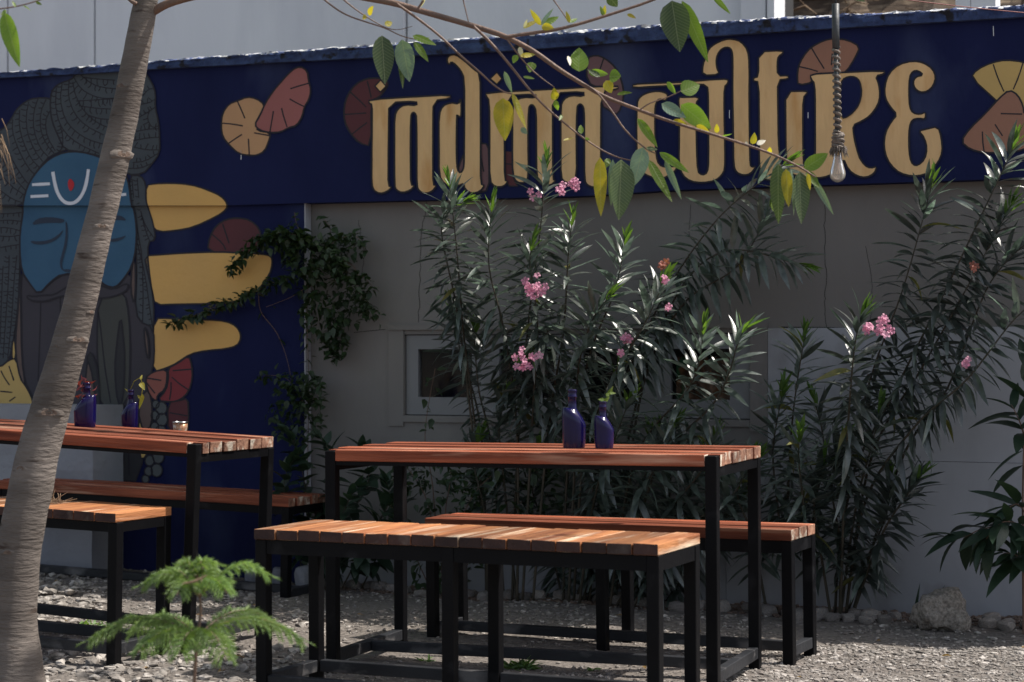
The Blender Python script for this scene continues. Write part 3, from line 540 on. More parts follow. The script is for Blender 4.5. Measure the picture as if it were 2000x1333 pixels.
def crack(pts, w=.0035):
    mb = MB(); p = []
    for (a, c), (d, e_) in zip(pts, pts[1:]):
        for k in range(8): p.append((a+(d-a)*k/8+R(-1.6, 1.6), c+(e_-c)*k/8))
    ribbon(mb, p, w*F/8.3, .0008, False, 0); return mb
for pts, w in (([(1612, 375), (1610, 450), (1614, 540), (1611, 590), (1615, 655)], .003), ([(834, 395), (822, 460), (820, 560), (817, 640)], .003), ([(1525, 640), (1620, 641), (1700, 643)], .008), ([(690, 650), (760, 643)], .003), ([(1700, 640), (1704, 560), (1690, 470)], .0022), ([(1880, 905), (1876, 980), (1890, 1060)], .0022), ([(1350, 400), (1345, 470)], .002), ([(700, 430), (712, 500), (705, 560)], .002)):
    gbuild(crack(pts, w), 'crack', crackm)

for k in range(7):
    px = R(20, 1990); py = interp(copb_px, px)+R(6, 230); 
    if py > 380: continue
    mb = MB(); ribbon(mb, [(px, py), (px+R(-1, 1), py+R(4, 9)), (px+R(-1, 1), py+R(10, 20))], R(.9, 1.7), DB+.0012, False, 0); wbuild(mb, 'paint_drip', [white_p])
# whitewashed slab at far left
ub0 = UH(-400, 950, .15)[0]; ub1 = UH(216, 950, .15)[0]; hb = UH(120, 789, .15)[1]
mb = MB(); NX, NH = 40, 14; vs = []
for i in range(NX+1):
    for j in range(NH+1):
        u = ub0+(ub1-ub0)*i/NX; h = -.05+(hb+.05)*j/NH
        vs.append(FR(u+(.012*noise.noise(Vector((u*3, h*6, 2))) if i in (0, NX) else 0), h+(.008*noise.noise(Vector((u*6, 1, 0))) if j == NH else 0), .30+.018*noise.noise(Vector((u*4, h*5, 0)))))
mb.add(vs, [(i*(NH+1)+j, (i+1)*(NH+1)+j, (i+1)*(NH+1)+j+1, i*(NH+1)+j+1) for i in range(NX) for j in range(NH)])
tp = [i*(NH+1)+NH for i in range(NX+1)]; o0 = len(mb.v)
back = [FR(ub0+(ub1-ub0+.012)*i/NX, hb-.004, .06) for i in range(NX+1)]; mb.add(back, [])
for i in range(NX): mb.f.append((tp[i], tp[i+1], o0+i+1, o0+i)); mb.m.append(0)
rt = [NX*(NH+1)+j for j in range(NH+1)]; o1 = len(mb.v)
mb.add([FR(ub1+.012, -.05+(hb+.046)*j/NH, .06) for j in range(NH+1)], [])
for j in range(NH): mb.f.append((rt[j], o1+j, o1+j+1, rt[j+1])); mb.m.append(0)
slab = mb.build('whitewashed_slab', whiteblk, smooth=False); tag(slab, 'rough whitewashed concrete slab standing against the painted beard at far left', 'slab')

# ------------------------------------------------------------------ beyond the wall
bd = tag(empty('white_building', FR(-3, 0, -3)), 'pale plastered building with vertical panel joints rising beyond the mural wall', 'building')
def bbuild(mb, name, m):
    mb.v = [tuple(Vector(v)-bd.location) for v in mb.v]; return mb.build(name, m, bd)
seams = [-900, -300, 15, 185, 790, 1447, 1500, 1519]
us = [UH(x, 50, -3)[0] for x in seams]
for k in range(len(us)-1):
    mb = MB(); pr = (-.03 if k in (4,) else 0)+(.03 if k == 5 else 0)+(.05 if k == 6 else 0); wbox(mb, us[k]+.008, us[k+1]-.008, 0, 4.6, -3.2, -3+pr); bbuild(mb, 'wall_panel', whitep)
mb = MB(); wbox(mb, us[0], us[-1]-.03, 0, 4.58, -3.5, -3.21); bbuild(mb, 'backing_wall', darkroom)
mb = MB(); wbox(mb, us[3]+.05, us[3]+.09, 2.75, 3.0, -2.995, -2.985); bbuild(mb, 'meter_plate', whitep)
# brush bank at right
mb = MB(); NXb, NZb = 60, 26
ua, ubb = UH(1330, 50, -3.2)[0], UH(2800, 50, -3.2)[0]
for i in range(NXb+1):
    for j in range(NZb+1):
        u = ua+(ubb-ua)*i/NXb; h = 3.6*j/NZb
        mb.v.append(tuple(FR(u, h, -3.3-h*.35+.22*noise.noise(Vector((u*1.4, h*3, 0)))+.1*noise.noise(Vector((u*5, h*9, 4))))))
mb.f = [(i*(NZb+1)+j, (i+1)*(NZb+1)+j, (i+1)*(NZb+1)+j+1, i*(NZb+1)+j+1) for i in range(NXb) for j in range(NZb)]; mb.m = [0]*len(mb.f)
for k in range(420):
    u = R(ua+.1, ubb); h = R(2.3, 3.6); d = Vector((R(-1, 1), R(-.35, .35)))
    l = R(.1, .5); a = FR(u, h, -3.2-h*.35+.15); c = FR(u+d.x*l, h+d.y*l, -3.2-h*.35+R(.05, .3)); mid = (a+c)/2+Vector((0, 0, R(-.03, .05)))
    mb.tube([a, mid, c], [R(.004, .014), .008, .003], 5, 1)
o = mb.build('brush_bank', [bankm, drym], smooth=False); tag(o, kind='stuff', label='brown bank of dry brush and roots beyond the wall at upper right', cat='brush')
mb = MB(); a, c = UH(1866, 10, -2.2)[0], UH(1896, 10, -2.2)[0]; wbox(mb, a, c-.004, 0, 3.4, -2.4, -2.2); d = UH(1944, 10, -2.2)[0]; wbox(mb, c, d, 0, 3.4, -2.38, -2.21)
tag(mb.build('white_post', whitep), 'square white post rising beyond the wall near the upper right corner', 'post')
mb = MB(); mb.tube([W3(1720+i*23, -7+i*2.6+2.2*math.sin(i*.24), 7.2) for i in range(-4, 16)], .0018, 6)
tag(mb.build('red_wire', redwire), 'thin red wire strung in front of the wall top at upper right', 'wire')

# ------------------------------------------------------------------ tables and benches
def bar(mb, a, b, m=0): mb.box(a, b, m)
def furniture(name, label, cat, group, fit, H, style, nplank, fulltop=True, legs3=False):
    x, z, yaw, Ln, Wd, sl, sw, gg = fit
    r = tag(empty(name, (x, z, gg), (sw, -sl, -yaw)), label, cat, group)
    hx, hy = Ln/2, Wd/2; s = .038; tk = .038 if style != 'bench_cross' else .032
    zt = H-tk
    def leg(px_, py_, top):
        mb = MB(); mb.box((px_-s/2, py_-s/2, -.02), (px_+s/2, py_+s/2, top)); o = mb.build('leg', metal, r); bevel(o, .002, 1)
    lx, ly = hx-s/2-.001, hy-s/2-.001
    xl = [-lx, lx]+([0] if legs3 else [])
    for px_ in xl:
        leg(px_, -ly, H-.004 if style == 'table' else zt-.001); leg(px_, ly, zt-.001)
    mb = MB(); ah = .032 if style == 'table' else (.045 if legs3 else .035)
    xs_ = sorted(xl)
    for y_ in (-ly, ly):
        for a, c in zip(xs_, xs_[1:]): mb.box((a+s/2+.001, y_-.015, zt-(.014 if style == 'table' else ah)), (c-s/2-.001, y_+.015, zt-.001))
    for x_ in (-lx, lx): mb.box((x_-.016, -ly+s/2+.001, zt-ah), (x_+.016, ly-s/2-.001, zt-.002))
    mb.build('frame', metal, r)
    rh = .085 if style == 'table' else .065; rr = .019
    if style == 'bench_cross': rh = .10
    rails = [((-lx-.016, -ly+s/2+.001, rh-2*rr), (-lx+.016, ly-s/2-.001, rh)), ((lx-.016, -ly+s/2+.001, rh-2*rr), (lx+.016, ly-s/2-.001, rh))]
    if style == 'bench_cross':
        for y_ in (-ly, ly):
            for a, c in zip(xs_, xs_[1:]): rails.append(((a+s/2+.001, y_-.014, rh-2*rr), (c-s/2-.001, y_+.014, rh)))
    else:
        rails.append(((-lx+.017, -.016, rh-2*rr+.001), (lx-.017, .016, rh-.001)))
    for a, c in rails:
        mb = MB(); mb.box(a, c); o = mb.build('rail', railm, r); bevel(o, .002, 1)
    rnd_ = random.Random(hash(label) % 1000 if False else len(label))
    if style == 'bench_cross':
        pw = Ln/nplank; xx = -hx
        for k in range(nplank):
            w_ = pw-.002; j = rnd_.uniform(-.0035, .003); t_ = rnd_.uniform(-.002, .0015)
            mb = MB(); c1, c2, c3_ = xx+.001, xx+w_, H+t_
            sk = rnd_.uniform(-.0015, .0015)
            vs = [(c1, -hy-.004+j, zt), (c1, hy+.003, zt), (c2, hy+.003+j, zt), (c2, -hy-.004+j, zt), (c1, -hy-.004+j, c3_+sk), (c1, hy+.003, c3_+sk), (c2, hy+.003+j, c3_-sk), (c2, -hy-.004+j, c3_-sk)]
            mb.add(vs, [(0, 1, 2, 3), (7, 6, 5, 4), (0, 3, 7, 4), (1, 5, 6, 2), (0, 4, 5, 1), (3, 2, 6, 7)]); mb.m = [0, 0, 1, 1, 0, 0]
            o = mb.build('plank', [woodx, endgrain_shade], r); bevel(o, .0025, 2); xx += pw
    else:
        pw = (Wd)/nplank
        for k in range(nplank):
            y0_, y1_ = -hy+k*pw, -hy+(k+1)*pw-rnd_.uniform(.007, .013); t_ = (0, .003, -.001, .004, .0, .003)[k % 6]+rnd_.uniform(-.001, .001)
            ex = hx+rnd_.uniform(-.002, .004)
            if k == 0 and style == 'table': xa, xb = -lx+s/2+.001, lx-s/2-.001
            else: xa, xb = -ex, ex
            if k == 0 and style == 'table': mbx = [(-hx-.002, -lx+s/2-.0, 0)]
            mb = MB(); mb.box((xa, y0_, zt), (xb, y1_, H+t_)); mb.m = [1, 1, 0, 0, 0, 0]
            o = mb.build('plank', [wood, endgrain], r); bevel(o, .003, 2)
            if k == 0 and style == 'table':       # notched strips behind the front legs
                for sg in (-1, 1):
                    a_, b_ = sorted((sg*(lx-s/2), sg*ex)); mb = MB(); mb.box((a_, -hy+s+.002, zt), (b_, y1_, H+t_-.001)); mb.m = [1, 1, 0, 0, 0, 0]
                    mb.build('plank', [wood, endgrain], r)
    return r
endgrain_shade = mat('shaded_plank_end', (.030, .013, .011), (.065, .028, .02), 14, .8, .6, 60, rnd=.35, c3=(.11, .08, .065), c3scale=12, c3lo=.58, c3hi=.72)  # end grain darkened to paint in the shade on the bench plank ends
tA = furniture('picnic_table', 'long slatted wooden table at centre right with two blue bottles, black steel legs', 'table', 'slatted tables', (.1131, 6.4065, math.radians(20.8), 1.368, .60, .0058, 0, -.012), .77, 'table', 6)
tL = furniture('picnic_table', 'slatted wooden table at left behind the tree trunk, copper cup on it', 'table', 'slatted tables', (-1.7112, 7.2442, math.radians(23.2), 1.45, .55, -.040, 0, .02), .77, 'table', 6)
bA = furniture('bench', 'nearest bench with short crosswise planks in front of the centre table, bright in sun', 'bench', 'steel framed benches', (-.1153, 5.6754, math.radians(24.3), 1.3208, .36, .0043, 0, -.007), .55, 'bench_cross', 17, legs3=True)
bL = furniture('bench', 'bench with short crosswise planks at far left beside the tree trunk, dry twigs on it', 'bench', 'steel framed benches', (-1.9498, 6.8857, math.radians(25.1), 1.45, .32, -.0185, 0, -.003), .55, 'bench_cross', 16)
bR = furniture('bench', 'low bench of lengthwise planks behind the centre table, beside the oleanders', 'bench', 'steel framed benches', (.3846, 6.95, math.radians(27), 1.46, .27, .011, .01, -.007), .47, 'bench_long', 3, legs3=True)
rL = furniture('bench', 'low bench of lengthwise planks between the left table and the navy wall', 'bench', 'steel framed benches', (-1.664, 8.75, math.radians(24), 1.62, .33, -.0227, 0, -.007), .47, 'bench_long', 5)

# ------------------------------------------------------------------ bottles, cup
def on_table(px, py, H, gg=0):            # where a pixel ray meets the table top
    z = (CH-H-gg)*F/(py-H0); return Vector(((px-1000)/F*z, z, H+gg+.001))
def bottle_mesh(h, r):
    mb = MB(); n = 28; rings = []
    prof = [(.90, 0), (.93, .01), (.98, .15), (1.0, .35), (1.02, .50)]
    vs = []
    def ring(rr, z, tilt, cx=0):
        base = len(vs)
        for j in range(n):
            g_ = 2*PI*j/n; x_, y_ = rr*r*math.cos(g_)+cx*r, rr*r*.8*math.sin(g_); vs.append((x_, y_, z*h-tilt*x_))
        rings.append(base)
    for rr, z in prof[:4]: ring(rr, z, 0)
    ring(1.02, .46, .45); ring(1.0, .52, .62); ring(.93, .565, .66, -.02); ring(.80, .60, .62, -.05); ring(.62, .63, .5, -.1)
    ring(.44, .655, .3, -.13); ring(.36, .69, .1, -.14); ring(.34, .76, 0, -.14); ring(.33, .86, 0, -.14); ring(.40, .865, 0, -.14); ring(.41, .885, 0, -.14); ring(.35, .895, 0, -.14); ring(.36, .96, 0, -.14); ring(.39, .97, 0, -.14); ring(.38, .995, 0, -.14); ring(.30, 1.0, 0, -.14); ring(.28, .93, 0, -.14); ring(.27, .8, 0, -.14)
    fs = [(a+j, a+(j+1) % n, b_+(j+1) % n, b_+j) for a, b_ in zip(rings, rings[1:]) for j in range(n)]
    fs.append(tuple(range(n-1, -1, -1)))
    mb.add(vs, fs); return mb
def bottle(px, py, H, gg, hpx, wpx, label, rot=0, mirror=1):
    p = on_table(px, py, H, gg); h = hpx*p.y/F; r = wpx*p.y/F/2
    o = bottle_mesh(h, r).build('bottle', cobalt, smooth=True); o.location = p; o.rotation_euler = (0, 0, rot); tag(o, label, 'bottle', 'blue glass bottles'); return o
bt1 = bottle(1121, 878, .77, .0, 114, 46, 'taller blue glass bottle on the centre table, left of its pair', 0)
bt2 = bottle(1180, 879, .77, .0, 92, 38, 'shorter blue bottle with a yellow green sprig on the centre table', 0)
bt3 = bottle(166, 836, .77, .02, 88, 44, 'blue bottle with dried red flowers right beside the tree trunk', PI*.95)
bt4 = bottle(253, 842, .77, 0.0, 80, 33, 'blue bottle with a pale trailing sprig on the left table', PI)
for b_ in (bt1, bt2): b_.location.z += .004
def leafmesh(name, m, ln, wd, fold=.25, curl=.15, nseg=6, shp=.5, bend=0, twist=0):
    mb = MB(); vs = []
    for i in range(nseg+1):
        t_ = i/nseg; w_ = wd/2*(math.sin(PI*t_**shp)**.8 if 0 < t_ < 1 else .02)
        z_ = -curl*ln*t_*t_; y_ = ln*t_
        bx = bend*ln*t_*t_; ct, st_ = math.cos(twist*t_), math.sin(twist*t_)
        vs += [(bx-w_*ct-w_*fold*st_, y_, z_+w_*fold*ct-w_*st_), (bx, y_, z_), (bx+w_*ct-w_*fold*st_, y_, z_+w_*fold*ct+w_*st_)]
    fs = []
    for i in range(nseg):
        o_ = 3*i; fs += [(o_, o_+1, o_+4, o_+3), (o_+1, o_+2, o_+5, o_+4)]
    mb.add(vs, fs); me = bpy.data.meshes.new(name); me.from_pydata(mb.v, [], mb.f); me.materials.append(m)
    me.polygons.foreach_set('use_smooth', [True]*len(mb.f)); me.update(); return me
def orient(d, up=Vector((0, 0, 1)), roll=0):
    d = d.normalized(); x_ = d.cross(up)
    if x_.length < .05: x_ = d.cross(Vector((1, 0, 0)))
    x_.normalize(); z_ = x_.cross(d); M = Matrix((x_, d, z_)).transposed()
    return (M @ Matrix.Rotation(roll, 3, 'Y'))
def place_leaf(me, p, d, scale=1, roll=0, parent=None, name='leaf', up=Vector((0, 0, 1))):
    o = bpy.data.objects.new(name, me); COL.objects.link(o)
    M = orient(d, up, roll).to_4x4(); M = Matrix.Translation(p) @ M @ Matrix.Diagonal((scale, scale, scale, 1))
    if parent is not None:
        o.parent = parent; M = Matrix.Translation(-parent.location) @ M
    o.matrix_local = M; return o
# sprigs in the bottles
def sprig(px, py, z, pts, label, m, leaves, name='sprig', r=.0012):
    root = tag(empty(name, W3(px, py, z)), label, 'sprig')
    mb = MB(); mb.tube([W3(a, b_, z)-root.location for a, b_ in pts], r, 5); mb.build('stem', m, root)
    for (a, b_), (c, d_), wpx in leaves:
        A_, B_ = W3(a, b_, z+R(-.01, .01)), W3(c, d_, z+R(-.012, .012)); ln = (B_-A_).length
        me = leafmesh('leaf', m, ln, wpx*z/F, .3, .1); place_leaf(me, A_, B_-A_, 1, R(-.5, .5), root, up=Vector((0, -1, .3)))
    return root
zz = bt2.location.y
sprig(1178, 800, zz, [(1178, 830), (1179, 790), (1184, 778), (1192, 762)], 'yellow green sprig in the shorter bottle of the centre table', lf_yg if False else lf_lime,
      [((1180, 782), (1168, 780), 8), ((1180, 784), (1191, 776), 8), ((1184, 774), (1190, 768), 9), ((1188, 772), (1198, 754), 8), ((1190, 768), (1204, 768), 6)])
zz = bt4.location.y
sprig(255, 780, zz, [(255, 800), (253, 765), (262, 745), (274, 738), (279, 752), (277, 770), (272, 790)], 'pale trailing sprig in the bottle on the left table', lf_yel,
      [((274, 748), (283, 762), 12), ((279, 770), (272, 800), 8), ((275, 778), (268, 772), 6), ((254, 768), (242, 758), 3), ((274, 742), (278, 732), 5)])
zz = bt3.location.y
root = sprig(166, 770, zz, [(160, 790), (163, 760), (172, 745)], 'dried dark red flowers standing in the bottle beside the tree trunk', driedred, [], 'dried_flower')
for k in range(26):
    a_ = W3(R(148, 184), R(745, 792), zz+R(-.02, .02)); place_leaf(leafmesh('petal', driedred, .030, .020, .5, .5, 3) if k < 1 else bpy.data.meshes['petal'], a_, Vector((R(-1, 1), R(-1, 1), R(-1, 1))), 1, R(0, 3), root, 'petal')
cp = on_table(352, 852, .77, -.018); cp.z += .001
cup = tag(empty('cup', cp), 'small printed copper cup with a silver rim near the corner of the left table', 'cup')
r_ = 15*cp.y/F; h_ = 27*cp.y/F
mb = MB(); mb.lathe([(0, 0), (r_*.86, 0), (r_*.88, h_*.08), (r_*.9, h_*.5), (r_*.97, h_*.93), (r_*.9, h_*.92), (r_*.82, h_*.1), (0, h_*.08)], 28); mb.build('body', copper, cup, True)
mb = MB(); mb.lathe([(r_*.95, h_*.93), (r_*1.04, h_*.93), (r_*1.05, h_), (r_*.93, h_), (r_*.95, h_*.93)], 28); mb.build('rim', silver, cup, True)
# dry twigs on the left bench
p0 = on_table(108, 985, .55, -.01)
mb = MB()
for k in range(16):
    a = R(-.3, 3.3); l = R(.03, .085); s_ = p0+Vector((R(-.02, .02), R(-.03, .03), .004)); e_ = s_+Vector((math.cos(a)*l, R(-.02, .02), abs(math.sin(a))*l*.8+.004))
    mb.tube([s_, (s_+e_)/2+Vector((0, 0, R(-.004, .012))), e_], [.0022, .0016, .0008], 5)
tag(mb.build('dry_twigs', drym), 'little heap of dry curled twigs on the left bench by the trunk', 'twigs')

# ------------------------------------------------------------------ rope lamp
lz = 6.9
lamp = tag(empty('rope_lamp', W3(1636, 355, lz)), 'bare filament bulb hanging on a rope wrapped cable before the lettering', 'lamp')
LL = lamp.location
def lw(px, py): return W3(px, py, lz)-LL
mb = MB(); n_ = 420; pts = []
for strand_i in range(1):
    pts = []
    for i in range(n_):
        t_ = i/(n_-1); py = 92+(262-92)*t_; cx = 1633+3*t_; a = strand_i*PI+t_*2*PI*14
        c_ = lw(cx, py); pts.append(c_+Vector((math.cos(a)*.0105, math.sin(a)*.0105, 0)))
    mb.tube(pts, [.0058+.0006*math.sin(i*1.9) for i in range(n_)], 7)
mb.build('rope', ropem, lamp, True)
mb = MB(); mb.tube([lw(1633, 92), lw(1634.5, 180), lw(1636, 270)], .0095, 12); mb.build('cable_core', pipem, lamp, True)
mb = MB()
for k in range(6):
    pts = [lw(1637, 262+k*5)+Vector((math.cos(a)*(.016+.003*(k % 2)), math.sin(a)*(.016+.003*(k % 2)), .006*math.sin(a+k))) for a in np.linspace(0, 2*PI, 18)]
    mb.tube(pts, .0065, 6, cap=False)
for k in range(130):
    a = R(0, 2*PI); s_ = lw(1638, R(284, 294))+Vector((math.cos(a)*.013, math.sin(a)*.013, 0)); e_ = s_+Vector((math.cos(a)*R(.008, .024), math.sin(a)*R(.008, .024), -R(.012, .036)))
    mb.tube([s_, (s_+e_)/2+Vector((math.cos(a)*.006, math.sin(a)*.006, 0)), e_], [.002, .0016, .0007], 4)
mb.build('frayed_knot', ropem, lamp)
mb = MB(); mb.tube([lw(1633, 95), lw(1632, 60), lw(1632, 8)], .0135, 14); mb.tube([lw(1632, 8), lw(1632, -25)], .004, 8); mb.tube([lw(1632, -25), lw(1633, -300), lw(1640, -620)], .003, 8); mb.build('pipe', pipem, lamp, True)
K = lz/F
prof = [(7, 298), (8, 306), (9.5, 315), (12, 325), (14.8, 335), (15.6, 341), (14.2, 348), (10, 353), (4, 356), (.1, 357)]
mb = MB(); mb.lathe([(r*K, CH+(H0-y)*K-LL.z) for r, y in prof], 28, M=Matrix.Translation((lw(1636, 300).x, 0, 0))); mb.build('bulb', bulbglass, lamp, True)
mb = MB(); mb.tube([lw(1636, 292), lw(1636, 303)], .012, 16); mb.build('bulb_cap', bulbmetal, lamp, True)
mb = MB(); mb.tube([lw(1636, 303), lw(1636, 322)], .003, 8); mb.tube([lw(1634, 318), lw(1631, 341), lw(1634, 322), lw(1636, 341), lw(1638, 322), lw(1641, 341), lw(1638, 318)], .0009, 5); mb.build('filament', filam, lamp)

# ------------------------------------------------------------------ rocks and gravel
def rock_mesh(name, m, sub=2, seed=0, sq=(1, .85, .62), amp=.32, cl=.82):
    bm = bmesh.new(); bmesh.ops.create_icosphere(bm, subdivisions=sub, radius=1)
    for v in bm.verts:
        d = v.co.normalized(); k = 1+amp*noise.noise(d*1.3+Vector((seed*7.3, 1, 2)))+amp*.5*noise.noise(d*3.1+Vector((seed, 5, 2)))
        c = d*k
        for ax in range(3): c[ax] = max(-cl, min(cl, c[ax]))
        v.co = Vector((c.x*sq[0], c.y*sq[1], c.z*sq[2]))
    me = bpy.data.meshes.new(name); bm.to_mesh(me); bm.free(); me.materials.append(m); me.polygons.foreach_set('use_smooth', [sub > 2]*len(me.polygons)); return me
rms = [rock_mesh('edging_stone', rockm, 2, k) for k in range(6)]
def put(me, name, x, y, s, sink=.25, rz=None, zz_=None, sc=None):
    o = bpy.data.objects.new(name, me); COL.objects.link(o)
    o.location = (x, y, (gz(x, y) if zz_ is None else zz_)+s*(.62-sink)); o.rotation_euler = (R(-.2, .2), R(-.2, .2), R(0, 6) if rz is None else rz); o.scale = sc or (s, s, s); return o
px = 630
while px < 2080:
    for row in range(2 if px > 1560 else (2 if random.random() < .35 else 1)):
        p = FR(UH(px+R(-6, 6), 1180, .2)[0], 0, .20+row*.10+R(-.03, .05)+(.05 if px > 1500 else 0))
        if 1785 < px < 1905: continue
        s = R(.03, .052)
        o = put(random.choice(rms), 'edging_stone', p.x, p.y, s)
        wh = 'behind the centre table legs' if px < 1250 else 'below the spreading oleander' if px < 1500 else 'under the right hand oleanders' if px < 1785 else 'to the right of the boulder'
        tag(o, 'pale edging stone at the wall foot '+wh, 'stone', 'edging stones '+wh)
    px += R(24, 44)
bo = rock_mesh('boulder', boulderm, 4, 3, (1, .8, .82), .42, 1.05)
p = W3(1842, 1222, 7.35); o = put(bo, 'boulder', p.x, p.y, .108, .1, .4); o.location.z = .07; tag(o, 'large rough pale boulder at the foot of the grey wall, far right', 'boulder')
for i, (px, py, s, lab) in enumerate(((495, 1118, .045, 'whitewashed stone with a pinkish foot beside the navy wall corner'), (545, 1125, .05, 'pale painted stone behind the left legs of the near bench'), (597, 1120, .055, 'white upright stone at the corner where navy wall meets grey'))):
    z_ = 8.75-.1*i; p = W3(px, py, z_); me = rock_mesh('painted_stone', whiteblk, 3, 20+i, (1, .8, 1.4), .2); o = put(me, 'painted_stone', p.x, p.y, s, -.3); tag(o, lab, 'stone')
# loose pebbles: joined, far too many to count
ico = bmesh.new(); bmesh.ops.create_icosphere(ico, subdivisions=1, radius=1); IV = np.array([v.co[:] for v in ico.verts]); IF = np.array([[v.index for v in f.verts] for f in ico.faces]); ico.free()
rng = np.random.default_rng(5)
def pebbles(name, n, fn, smin, smax, m, label):
    pos = []; sz = []
    while len(pos) < n:
        x, y, w_ = fn()
        if w_ is None: continue
        pos.append((x, y, gz(x, y))); sz.append(smin+(smax-smin)*rng.random()**2.6*w_)
    pos = np.array(pos); sz = np.array(sz); k = len(pos)
    V = IV[None]*(1+.28*rng.standard_normal((k, 12, 1)))*sz[:, None, None]*np.stack([1+.5*rng.random(k), .7+.4*rng.random(k), .4+.3*rng.random(k)], 1)[:, None, :]
    a = rng.random(k)*6.28; c, s = np.cos(a), np.sin(a); X = V[..., 0]*c[:, None]-V[..., 1]*s[:, None]; Y = V[..., 0]*s[:, None]+V[..., 1]*c[:, None]
    V[..., 0] = X; V[..., 1] = Y; V += pos[:, None, :]; V[..., 2] += sz[:, None]*.2
    Fc = (IF[None]+12*np.arange(k)[:, None, None]).reshape(-1, 3)
    me = bpy.data.meshes.new(name); me.from_pydata(V.reshape(-1, 3).tolist(), [], Fc.tolist()); me.materials.append(m); me.update()
    o = link(name, me); tag(o, label, 'gravel', kind='stuff'); return o
def wall_y(x): # depth of the wall foot at x
    return WO.y+(x-WO.x)*(-math.tan(WA))
def f_all():
    x = rng.uniform(-2.6, 2.6); y = rng.uniform(4.6, 10); 
    if y > wall_y(x)-.03: return 0, 0, None
    d = noise.noise(Vector((x*1.1, y*1.1, 7)))+.25*(x > 1.3 and y < 7.0)+.35*(x < -1.2)+.2*(x < -.9 and y > 6.4)
    if d < -.05 and rng.random() > .22: return 0, 0, None
    return x, y, 1
def f_big():
    x = rng.uniform(-2.3, -.75); y = rng.uniform(5.2, 9.2)
    if noise.noise(Vector((x*1.7, y*1.5, 3))) < 0 and y > 6.9: return 0, 0, None
    if y > wall_y(x)-.05: return 0, 0, None
    return x, y, 1
pebbles('loose_gravel', 15000, f_all, .0025, .011, pebblem, 'loose pale grey gravel scattered over the dusty ground')
pebbles('dark_gravel', 9000, f_all, .0025, .012, pebbled, 'darker brown and grey chips lying among the gravel')
pebbles('coarse_gravel', 2300, f_big, .009, .027, pebblem, 'coarser rounded stones around the tree trunk at left')
def f_r():
    x = rng.uniform(.7, 2.2); y = rng.uniform(5.6, 6.95); return x, y, 1
pebbles('white_gravel', 8000, f_r, .0025, .0105, pebblem, 'bright crushed gravel in the sun at lower right')
# fallen leaves
its = []
while len(its) < 70:
    x, y, w_ = f_all()
    if w_: its.append((Vector((x, y, gz(x, y)+.006)), (R(0, 6.28), R(-.6, .6)), R(.4, 1)))
FL_ITEMS = its
def f_bed():
    x = rng.uniform(-.8, 2.4); y = wall_y(x)-rng.uniform(.02, .35); return x, y, 1
pebbles('leaf_litter', 2500, f_bed, .004, .016, knotm, 'brown leaf litter and soil crumbs along the flower bed')

# ------------------------------------------------------------------ the tree
T = [(286, 0, 24), (267, 100, 24.5), (256, 160, 26), (236, 260, 27.5), (203, 400, 29), (191, 445, 29), (162, 568, 31), (137, 670, 34), (104, 780, 37), (75, 880, 41), (58, 960, 43), (40, 1050, 42), (27, 1180, 43), (29, 1270, 48), (32, 1330, 56), (34, 1375, 68)]
tz = 6.0
tree = tag(empty('tree', W3(32, 1351, tz)), 'slim leaning tree with pale grey bark in front of the painted face', 'tree')
TL_ = tree.location
prev = (300, -80, 22); pts = [W3(330, -520, tz+.3), W3(318, -300, tz+.15), W3(300, -80, tz)]+[W3(a, b_, tz) for a, b_, c in T]; rad = [.022, .027, .034]+[c*tz/F for a, b_, c in T]
def smooth3(pts, rad, it=2):
    for _ in range(it):
        q = [pts[0]]; r = [rad[0]]
        for i in range(len(pts)-1):
            q += [pts[i]*.75+pts[i+1]*.25, pts[i]*.25+pts[i+1]*.75]; r += [rad[i]*.75+rad[i+1]*.25, rad[i]*.25+rad[i+1]*.75]
        q.append(pts[-1]); r.append(rad[-1]); pts, rad = q, r
    return pts, rad
pts, rad = smooth3(pts, rad, 3)
rad = [r*(1+.055*noise.noise(Vector((0, 3, p.z*7)))+.02*noise.noise(Vector((4, 3, p.z*25)))) for r, p in zip(rad, pts)]
mb = MB(); mb.tube([p-TL_ for p in pts], rad, 40)
mb.v = [tuple(Vector(v)+Vector((1, .5, 0))*(.0022*noise.noise(Vector(v)*Vector((14, 14, 22)).x*1) if True else 0)) for v in mb.v]
mb.build('trunk', bark, tree, True)
def surf(px, py):     # point on the trunk's near face
    for (a, b_, c), (d, e_, f_) in zip(T, T[1:]):
        if b_ <= py <= e_:
            k = (py-b_)/(e_-b_); cx = a+(d-a)*k; w_ = c+(f_-c)*k; break
    dx = max(-.92, min(.92, (px-cx)/w_)); return W3(px, py, tz)+Vector((0, -w_*tz/F*math.sqrt(1-dx*dx), 0)), dx
